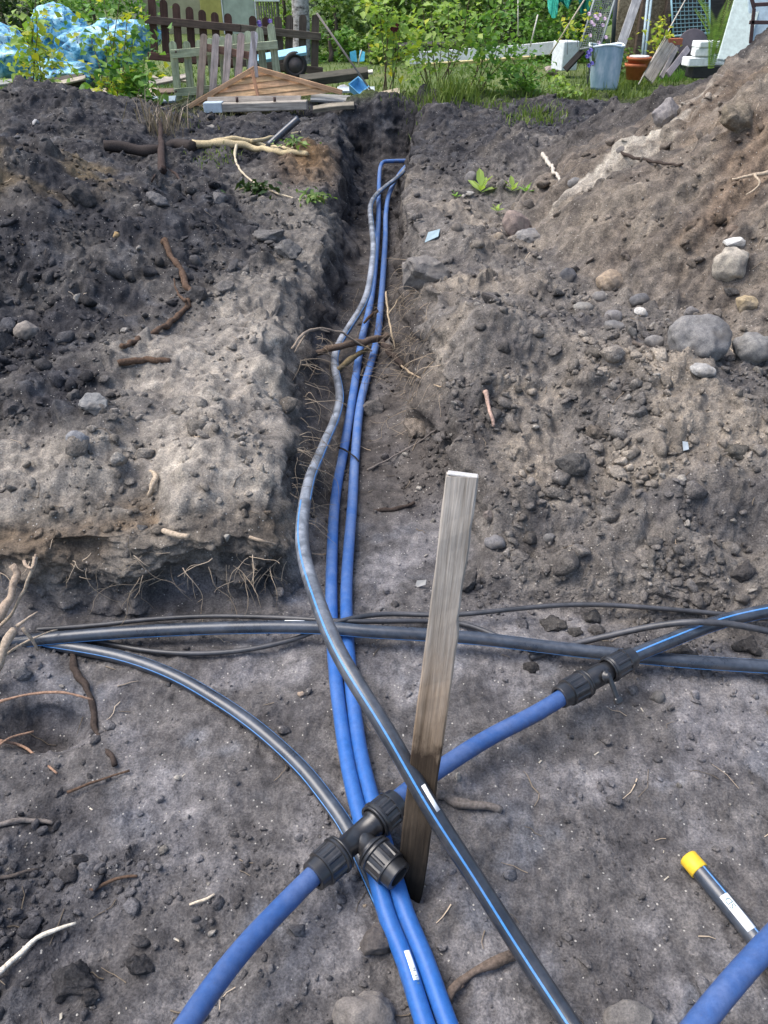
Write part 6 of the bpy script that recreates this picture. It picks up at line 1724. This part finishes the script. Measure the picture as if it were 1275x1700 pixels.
def seedling(label, px, py, size, n, seed, mat=None):
    p = G(px, py); root = empty('seedling', p, label, 'seedling'); rr = np.random.default_rng(seed)
    for k in range(n):
        a = k * 2.4 + rr.uniform(-.3, .3); el = .35 + .8 * k / n
        d = np.array([math.cos(a) * math.cos(el), math.sin(a) * math.cos(el), math.sin(el)]); s = np.cross(d, [0, 0, 1]); s /= np.linalg.norm(s); L = size * rr.uniform(.7, 1.1)
        b = p + np.array([0, 0, .01 + .25 * size * k / n])
        V = [b, b + d * L * .35 + s * L * .2 + np.array([0, 0, .03 * L]), b + d * L * .7 + s * L * .16, b + d * L - np.array([0, 0, .12 * L]), b + d * L * .7 - s * L * .16, b + d * L * .35 - s * L * .2 + np.array([0, 0, .03 * L]), b + d * L * .5 - np.array([0, 0, .03 * L])]
        mesh_obj('leaf', np.array(V), [(0, 6, 1), (1, 6, 2), (2, 6, 3), (3, 6, 4), (4, 6, 5), (5, 6, 0)], mat or M_LEAFL, root, Matrix(), False)
seedling('bright green broad leafed seedling on the far right bank', 798, 322, .15, 7, 1)
seedling('smaller green seedling right of the bright broad leafed one', 850, 320, .10, 7, 2)
seedling('dark green seedling rightmost of the three on the far bank', 873, 322, .08, 6, 3, M_LEAFG)
seedling('tiny green seedling above the pinkish boulder', 824, 354, .07, 6, 4)
seedling('little seedling left of the bright broad leafed one', 756, 330, .05, 5, 5, M_LEAFG)

# ------------------------------------------------------------------ branches and scraps on the far left bank
YL = (.44, .36, .22)
stick('branch', 'yellow barked cut branch lying across the far left bank', [(321, 241, .03), (360, 238, .06), (400, 240, .08), (432, 247, .08), (470, 252, .07), (516, 254, .03)], .034, .022, YL, 'branch', forks=[([(340, 238, .06), (372, 231, .10), (410, 234, .12), (450, 243, .10), (486, 248, .07)], .024, .012), ([(414, 236, .11), (455, 228, .14), (486, 223, .12), (508, 217, .10)], .018, .009)], step=.03)
stick('branch', 'thin pale whip hanging down from the yellow branch', [(392, 240, .08), (390, 262, .06), (400, 284, .03), (420, 302, .03), (455, 318, .03), (500, 333, .02)], .011, .005, (.50, .43, .31), 'branch', step=.03)
stick('branch', 'dead black log with a rusty patch at the foot of the far dark heap', [(178, 243, .12), (205, 245, .13), (232, 251, .13), (262, 250, .13), (290, 243, .13), (320, 242, .10)], .045, .052, (.045, .037, .034), 'log', step=.04, knob=.10)
stick('branch', 'brown rooted sapling stump standing before the black log', [(270, 284, .02), (268, 262, .20), (267, 232, .24), (266, 203, .26)], .035, .018, (.05, .035, .03), 'stump', knob=.12, forks=[([(270, 276, .02), (290, 288, .03), (300, 300, .01)], .016, .007), ([(270, 276, .02), (258, 290, .03), (252, 300, .01)], .014, .006)], step=.03)
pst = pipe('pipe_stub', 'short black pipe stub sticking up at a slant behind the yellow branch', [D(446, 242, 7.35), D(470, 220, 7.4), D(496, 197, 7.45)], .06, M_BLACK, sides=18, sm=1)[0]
def sprig(label, px, py, w, n, size, seed, mat=M_LEAFM):
    p = G(px, py); rr = np.random.default_rng(seed); root = empty('leafy_sprig', p, label, 'sprig'); sc = w * ((p - C0) @ FWD) / FPX
    pts = p + rr.normal(0, 1, (n, 3)) * np.array([sc * .33, sc * .3, .02]) + np.array([0, 0, .04])
    c = catmull([p + np.array([-sc * .5, 0, .02]), p + np.array([0, 0, .05]), p + np.array([sc * .5, 0, .02])], .02)
    V, F = tube_arrays(c, .005, 5); mesh_obj('stem', V, F, M_ROOT, root, Matrix(), True, (.2, .17, .11)); foliage('leaves', pts, size, mat, root, seed, .3, .4)
sprig('wilted green leafy sprig lying on the left bank under the pale whip', 425, 320, 56, 90, .075, 1, M_LEAFD)
sprig('wilted sprig with pale stalks on the left rim of the trench', 524, 338, 40, 60, .065, 2, M_LEAFM)
sprig('drooping leaves still hanging on the yellow branch', 488, 246, 40, 40, .075, 3, M_LEAFM)
